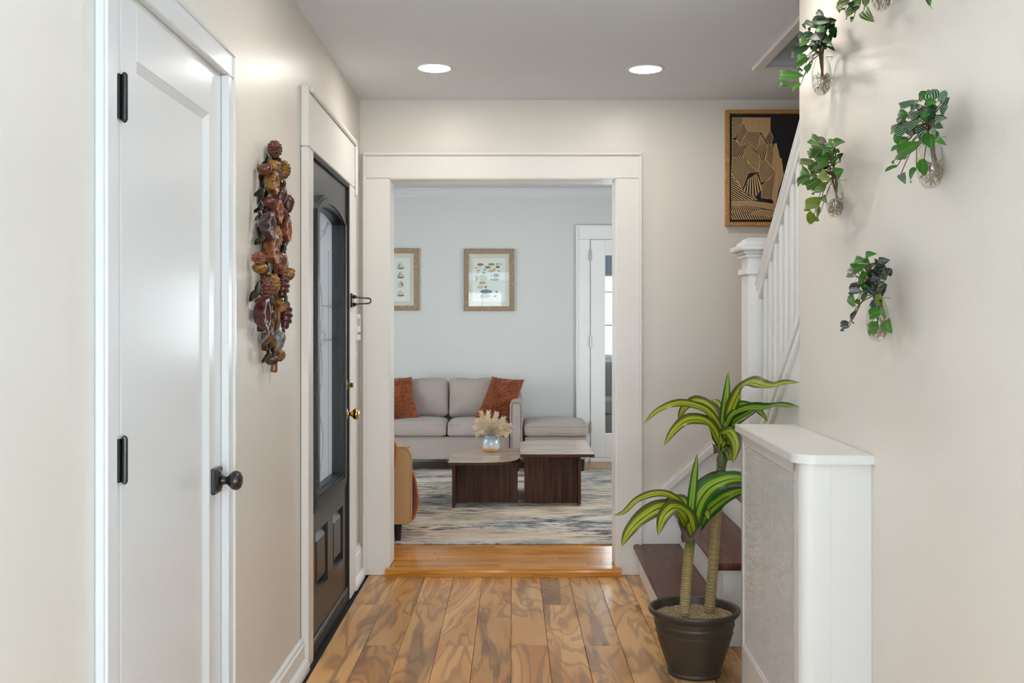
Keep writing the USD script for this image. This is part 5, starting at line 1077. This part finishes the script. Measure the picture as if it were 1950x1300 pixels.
dleaf([(690, 560), (740, 340), (840, 230), (960, 198), (1080, 205)], B1, SB1, 100, T2y, 0.12, DR1, 29)
dleaf([(760, 540), (800, 500), (822, 558)], B1, SB1, 60, T2y, -0.06, DR1, 30)
dleaf([(690, 700), (650, 600), (600, 540), (570, 560)], B1, SB1, 75, T2y, 0.02, DR2, 31)
dleaf([(690, 700), (690, 600), (680, 500), (670, 440)], B1, SB1, 85, T2y, 0.0, DR2, 32, up)
for pts, o, s, y in (([(990, 830), (975, 780), (945, 743)], A1, S1, T1y), ([(1075, 840), (1080, 800), (1090, 780)], A1, S1, T1y), ([(640, 735), (620, 680), (560, 560)], B1, SB1, T2y), ([(690, 720), (740, 640), (760, 605)], B1, SB1, T2y), ([(630, 740), (610, 690), (612, 640)], B1, SB1, T2y)):
    P = [at(o[0] + x / s, o[1] + v_ / s, y - 0.02) for x, v_ in pts]
    V, Fs, UV = strip(P, 0.026, lambda t: max(0.05, 1 - t ** 1.5), (0, -1, 0.2), 0.3, 10, 5)
    obj("sheath", (V, Fs), SHEATH, dp, smooth=True, uv=UV, label="dry brown leaf sheath")
# ------------------------------------------------------------------ line relief on the end wall
RELIEF = PB("relief_wood", (0.74, 0.50, 0.25), 0.55, (120, 0.2, 0.002))
INK = PB("black_board", (0.008, 0.006, 0.008), 0.45)
wa = thing("wall_relief", "wooden line relief on black in honey wood frame, behind the stair rail", "wall art", (1.35, YE, 1.79))
ax0, ax1, az0, az1 = 1.094, 1.62, 1.789, 2.384
fw = 0.020
for nm, q in (("l", (ax0, ax0 + fw, az0, az1)), ("r", (ax1 - fw, ax1, az0, az1)), ("t", (ax0 + fw, ax1 - fw, az1 - fw, az1)), ("b", (ax0 + fw, ax1 - fw, az0, az0 + fw))):
    obj("frame", bx(q[0], q[1], YE - 0.034, YE - 0.001, q[2], q[3], 0.002), PINE, wa)
obj("backboard", bx(ax0 + fw - 0.002, ax1 - fw + 0.002, YE - 0.014, YE - 0.002, az0 + fw - 0.002, az1 - fw + 0.002), INK, wa)
ASC = 5.42
def art(x, y):
    p = at(1370 + x / ASC, 200 + y / ASC, YE - 0.015); return (p[0], p[2])
def hatch(poly, ang=None, gap=14.0, w=5.0, fan=None, bend=0.0, edge=True):
    """Fills a region with parallel or fanning wooden ribs and outlines it."""
    P = Polygon(poly).buffer(0); x0, y0, x1, y1 = P.bounds; c = np.array([(x0 + x1) / 2, (y0 + y1) / 2]); Rr = math.hypot(x1 - x0, y1 - y0)
    ls = []
    if fan is None:
        d = np.array([math.cos(math.radians(ang)), math.sin(math.radians(ang))]); n = np.array([-d[1], d[0]])
        k = -Rr / 2
        while k < Rr / 2:
            pts = [c + n * (k + bend * 30 * math.sin(t * 2.2)) + d * t * Rr / 1.6 for t in np.linspace(-1, 1, 13 if bend else 2)]
            ls.append(LineString(pts).buffer(w / 2, cap_style=2)); k += gap
    else:
        fx, fy, a0, a1, cnt = fan
        for a in np.linspace(math.radians(a0), math.radians(a1), cnt):
            q = np.array([math.cos(a), math.sin(a)])
            ls.append(Polygon([(fx + q[0] * 30 - q[1] * w * .2, fy + q[1] * 30 + q[0] * w * .2), (fx + q[0] * 30 + q[1] * w * .2, fy + q[1] * 30 - q[0] * w * .2), (fx + q[0] * 600 + q[1] * w * 1.2, fy + q[1] * 600 - q[0] * w * 1.2), (fx + q[0] * 600 - q[1] * w * 1.2, fy + q[1] * 600 + q[0] * w * 1.2)]))
    from shapely import union_all
    U = union_all(ls).intersection(P)
    if edge: U = U.union(P.exterior.buffer(2.4).intersection(P))
    out = []
    for g in getattr(U, "geoms", [U]):
        if g.geom_type == "Polygon" and g.area > 6: out.append(Polygon([art(*q) for q in g.exterior.coords], [[art(*q) for q in h.coords] for h in g.interiors]).buffer(0))
    ms = [m for m in (prism(g, 0.004, on_y(YE - 0.0138)) for g in out if g.area > 1e-7) if m is not None]
    if ms: obj("relief_rib", ms, RELIEF, wa, kind="stuff")
hatch([(235, 130), (525, 130), (525, 250), (470, 350), (425, 280), (290, 262), (240, 175)], 90, 10, 6)
hatch([(130, 130), (235, 130), (240, 175), (170, 330), (130, 350)], 72, 15, 6)
hatch([(240, 175), (290, 265), (215, 420), (170, 362)], 40, 17, 6)
hatch([(290, 265), (415, 280), (420, 380), (378, 470), (305, 390), (215, 420), (250, 330)], 8, 14, 6)
hatch([(130, 355), (170, 365), (213, 425), (292, 400), (240, 522), (130, 546)], -55, 17, 6)
hatch([(305, 390), (420, 550), (400, 690), (335, 640), (240, 530)], 52, 15, 6)
hatch([(240, 530), (400, 690), (300, 702), (236, 868), (120, 700), (130, 550)], 62, 16, 6)
hatch([(380, 470), (422, 300), (496, 410), (490, 550), (422, 552)], fan=(425, 230, 60, 110, 15), w=5)
hatch([(474, 342), (522, 255), (556, 330), (540, 402), (502, 402)], -28, 17, 6)
hatch([(500, 408), (545, 404), (562, 480), (542, 642), (470, 560)], 12, 14, 6)
hatch([(562, 400), (590, 395), (622, 545), (640, 550), (662, 720), (600, 905), (582, 690), (546, 642)], 78, 10, 6)
hatch([(420, 560), (470, 560), (575, 682), (530, 762), (432, 800), (402, 690)], 48, 15, 6)
hatch([(385, 705), (440, 862), (370, 945), (242, 890), (300, 762)], fan=(330, 480, 60, 108, 13), w=7)
hatch([(432, 830), (576, 690), (546, 972), (432, 960)], 18, 15, 6)
hatch([(120, 702), (236, 870), (242, 902), (360, 950), (392, 980), (122, 982)], 32, 20, 8)
hatch([(546, 972), (580, 700), (605, 905), (575, 1050)], 84, 10, 6)
hatch([(120, 990), (330, 985), (560, 1020), (575, 1085), (300, 1040), (120, 1045)], 6, 9, 5)
hatch([(118, 1052), (300, 1046), (450, 1075), (330, 1110), (118, 1098)], -62, 19, 8)
hatch([(330, 1112), (455, 1078), (575, 1092), (545, 1150), (300, 1130)], -12, 10, 5)
hatch([(115, 1102), (300, 1120), (540, 1152), (530, 1178), (115, 1178)], 62, 21, 8)

# ------------------------------------------------------------------ carved and painted wooden wall ornament
CV_ = {k: NM("carved_" + k, {"g": ("geometry", {}), "n": ("noise_texture", {"scale": 55.0, "detail": 3.0}), "m": ("mix", {"color1": sc3(c, 0.16), "color2": sc3(c, 0.72)}), "r": ("map_range", {"from_min": 0.35, "from_max": 0.6, "clamp": True})},
    [("g.position", "n.vector"), ("n.fac", "r.value"), ("r.result", "m.fac"), ("m.color", "p.base_color")], roughness=0.3, coat_weight=0.3) for k, c in
    {"brown": (0.16, 0.055, 0.025), "redbrown": (0.22, 0.055, 0.035), "maroon": (0.13, 0.018, 0.022), "gold": (0.46, 0.20, 0.025), "orange": (0.42, 0.125, 0.045), "olive": (0.045, 0.042, 0.022), "green": (0.06, 0.075, 0.05), "tan": (0.33, 0.15, 0.055), "purple": (0.16, 0.07, 0.08), "silver": (0.42, 0.40, 0.42)}.items()}
wc = thing("wall_carving", "tall carved wooden ornament of flowers and cones on the left wall", "wall ornament", (XL, 3.27, 1.12))
O5, O6 = ((470, 260), 5.65), ((470, 480), 5.417)
def cpos(view, x, y, lift):
    (ou, ov), s = view; u, v = ou + x / s, ov + y / s
    X = XL + lift; Y = X * F / (u - CU); return at(u, v, Y)
def blob(c, ry, rz, rx, fn=None, n=3, tilt=0.0):
    m = trimesh.creation.icosphere(n, 1.0); v = np.array(m.vertices)
    k = np.ones(len(v)) if fn is None else fn(v)
    w = v * k[:, None] * [rx, ry, rz]
    if tilt: a = math.radians(tilt); w = np.stack([w[:, 0], w[:, 1] * math.cos(a) - w[:, 2] * math.sin(a), w[:, 1] * math.sin(a) + w[:, 2] * math.cos(a)], 1)
    return trimesh.Trimesh(w + c, m.faces, process=False)
def cone_fn(v):
    th = np.arctan2(v[:, 1], v[:, 0]); z = v[:, 2]
    return 0.88 + 0.16 * np.abs(np.sin(th * 5 + z * 8)) * np.abs(np.sin(z * 9))
def pod_fn(v): return 0.95 + 0.06 * np.sin(v[:, 2] * 4)
def rib_fn(v):
    th = np.arctan2(v[:, 1], v[:, 0]); return 0.9 + 0.1 * np.cos(v[:, 2] * 14)
def petal_flower(c, ry, rz, rx, mat, parent, centre=None, seed=0):
    """A carved trumpet flower: a fluted lip round a hollow, and a centre."""
    n, k = 36, 9; V, Fs = [], []
    for i in range(k):
        t = i / (k - 1); rad = [0.28, 0.34, 0.5, 0.74, 0.95, 1.0, 0.93, 0.8, 0.6][i]; hgt = [0.15, 0.5, 0.80, 0.96, 0.95, 0.78, 0.5, 0.2, -0.1][i]
        for j in range(n):
            a = j * 2 * math.pi / n; f = 1 + 0.10 * math.cos(a * 7 + seed) * (rad > 0.6)
            V.append((c[0] + rx * hgt, c[1] + ry * rad * f * math.cos(a), c[2] + rz * rad * f * math.sin(a)))
    for i in range(k - 1):
        for j in range(n):
            a, b = i * n + j, i * n + (j + 1) % n; Fs += [[a, b, b + n], [a, b + n, a + n]]
    o = len(V); V.append((c[0] + rx * 0.1, c[1], c[2]))
    for j in range(n): Fs.append([o, (j + 1) % n, j])
    fl_ = obj("flower", trimesh.Trimesh(V, Fs, process=False), mat, parent, smooth=40)
    if centre: obj("flower_centre", blob(c + np.array([rx * 0.35, 0, 0]), ry * 0.36, rz * 0.36, rx * 0.45, cone_fn, 3), centre, fl_, smooth=True)
RY = 1.05
def item(kind, view, x, y, w, h, col, tilt=0, lift=0.030, centre=None):
    c = cpos(view, x, y, lift); s = view[1]; k = c[1] / F
    rz = 1.1 * h / s * k; ry = max(0.012, w / s * k * 2.5 * RY); rx = 0.024
    m = CV_[col]
    if kind == "cone": obj("pinecone", blob(c, ry, rz, rx, cone_fn, 4, tilt), m, wc, smooth=25)
    if kind == "pod": obj("pod", blob(c, ry, rz, rx, pod_fn, 3, tilt), m, wc, smooth=True)
    if kind == "ribbed": obj("ribbed_pod", blob(c, ry, rz, rx, rib_fn, 4, tilt), m, wc, smooth=True)
    if kind == "flower": petal_flower(c - np.array([0.012, 0, 0]), ry, rz, 0.036, m, wc, CV_[centre] if centre else None, x)
    if kind == "leaf":
        a = math.radians(tilt); d = np.array([0.15, math.sin(a) * ry / rz * 1.0, math.cos(a)]); d /= np.linalg.norm(d)
        P = [c - d * rz + [-0.012, 0, 0], c + [0.008, 0, 0], c + d * rz]
        V, Fs, UV = strip(P, ry * 2.0, ovate, (1, 0, 0), -0.25, 12, 5, 0.1, x)
        V2 = V - np.array([0.005, 0, 0]); n_ = len(V)
        obj("leaf", trimesh.Trimesh(np.vstack([V, V2]), np.vstack([Fs, Fs[:, ::-1] + n_]), process=False), m, wc, smooth=True)
for r in [("cone", O5, 300, 135, 42, 85, "redbrown", 0), ("leaf", O5, 222, 250, 26, 75, "olive", -8), ("leaf", O5, 345, 260, 22, 60, "olive", 25), ("pod", O5, 285, 320, 26, 72, "gold", -8), ("pod", O5, 190, 350, 34, 60, "redbrown", 20), ("cone", O5, 395, 355, 32, 92, "gold", -4), ("cone", O5, 322, 420, 26, 66, "redbrown", 5),
          ("leaf", O5, 395, 520, 24, 75, "olive", 15), ("leaf", O5, 180, 545, 24, 60, "olive", -30), ("leaf", O5, 150, 600, 20, 45, "green", 30), ("leaf", O5, 148, 750, 24, 70, "olive", 0), ("pod", O5, 360, 640, 34, 92, "maroon", -18), ("pod", O5, 438, 720, 28, 100, "maroon", -6), ("leaf", O5, 464, 690, 22, 70, "purple", -12), ("pod", O5, 232, 705, 26, 60, "redbrown", 8),
          ("cone", O5, 368, 830, 26, 64, "redbrown", 0), ("leaf", O5, 440, 865, 16, 30, "olive", 40), ("leaf", O5, 140, 850, 26, 60, "olive", -35), ("cone", O5, 302, 1085, 44, 130, "gold", 5), ("leaf", O5, 430, 1130, 34, 115, "olive", -20), ("leaf", O5, 160, 1095, 26, 70, "green", 20), ("leaf", O5, 400, 1210, 24, 70, "olive", 10),
          ("pod", O6, 345, 110, 40, 112, "orange", -4), ("ribbed", O6, 120, 60, 30, 60, "orange", 0), ("pod", O6, 132, 165, 30, 52, "gold", 5), ("leaf", O6, 395, 110, 24, 90, "green", -10), ("leaf", O6, 205, 180, 28, 60, "green", 20), ("cone", O6, 197, 370, 40, 112, "redbrown", -4), ("cone", O6, 270, 330, 38, 104, "gold", 3), ("ribbed", O6, 370, 345, 38, 122, "maroon", -6), ("pod", O6, 425, 235, 24, 55, "gold", -15), ("pod", O6, 430, 200, 16, 40, "tan", 15),
          ("leaf", O6, 108, 400, 34, 110, "green", 15), ("leaf", O6, 398, 505, 32, 90, "green", -25), ("leaf", O6, 240, 470, 24, 70, "olive", 0), ("pod", O6, 160, 510, 28, 50, "redbrown", 0), ("pod", O6, 215, 645, 24, 56, "maroon", 0), ("cone", O6, 338, 555, 20, 62, "gold", 0), ("ribbed", O6, 400, 650, 36, 140, "maroon", -14), ("leaf", O6, 370, 830, 18, 62, "olive", -20), ("leaf", O6, 180, 760, 26, 60, "olive", 35),
          ("pod", O6, 325, 900, 34, 100, "silver", -12), ("leaf", O6, 245, 875, 40, 100, "tan", 25), ("leaf", O6, 205, 860, 18, 80, "silver", 15), ("leaf", O6, 225, 1065, 28, 75, "green", 10), ("pod", O6, 255, 1112, 28, 50, "purple", 0), ("cone", O6, 325, 1062, 22, 62, "gold", -6)]: item(*r)
for r in [(O5, 250, 495, 46, 112, "gold", "redbrown"), (O5, 292, 800, 52, 118, "orange", None), (O5, 205, 950, 62, 132, "purple", "gold"), (O5, 390, 1000, 44, 122, "orange", "gold"), (O5, 250, 1195, 52, 140, "orange", None), (O6, 240, 35, 46, 80, "orange", None), (O6, 142, 635, 50, 150, "maroon", "gold")]: item("flower", *r[:6], centre=r[6])
def branch(pts, r0, r1, col="brown"):
    P = [cpos(v, x, y, l) for v, x, y, l in pts]; C = catmull(P, 26); rad = np.linspace(r0, r1, 26) * (1 + 0.06 * np.sin(np.arange(26) * 1.7))
    obj("branch", tube(C, rad, 10), CV_[col], wc, smooth=True)
branch([(O6, 278, 1235, 0.014), (O6, 288, 1120, 0.018), (O6, 290, 1000, 0.022), (O6, 300, 850, 0.020), (O6, 322, 700, 0.018), (O6, 325, 540, 0.014), (O6, 300, 420, 0.012)], 0.0105, 0.007, "tan")
branch([(O6, 288, 1000, 0.02), (O6, 255, 850, 0.02), (O6, 215, 740, 0.016)], 0.010, 0.008, "tan")
branch([(O6, 270, 780, 0.02), (O6, 245, 640, 0.016), (O6, 280, 510, 0.014)], 0.006, 0.005, "tan")
branch([(O6, 182, 1005, 0.014), (O6, 178, 920, 0.016), (O6, 170, 830, 0.014)], 0.009, 0.008)
branch([(O6, 300, 420, 0.010), (O6, 290, 200, 0.010), (O5, 300, 1150, 0.010), (O5, 310, 900, 0.010), (O5, 290, 640, 0.010), (O5, 300, 400, 0.010), (O5, 300, 200, 0.012)], 0.007, 0.005)
branch([(O6, 240, 560, 0.010), (O6, 180, 300, 0.010), (O5, 180, 1180, 0.010), (O5, 190, 860, 0.010), (O5, 205, 620, 0.010), (O5, 230, 420, 0.010)], 0.006, 0.004, "olive")
branch([(O6, 340, 560, 0.010), (O6, 370, 300, 0.010), (O5, 380, 1180, 0.010), (O5, 400, 900, 0.010), (O5, 385, 640, 0.010), (O5, 360, 460, 0.010)], 0.006, 0.004, "olive")
rg_ = random.Random(5)
for i in range(54):
    t = i / 53; v_ = 300 + 370 * t; half = 27 * math.sin(math.pi * min(1, 0.12 + 0.95 * t)) ** 0.6
    if t > 0.86: half *= 0.5
    u_ = 521 + rg_.uniform(-1, 1) * half
    item("leaf", ((0, 0), 1.0), u_, v_, rg_.uniform(4.5, 7), rg_.uniform(11, 17), rg_.choice(["olive", "green", "olive", "brown"]), rg_.uniform(-60, 60), lift=rg_.uniform(0.008, 0.02))
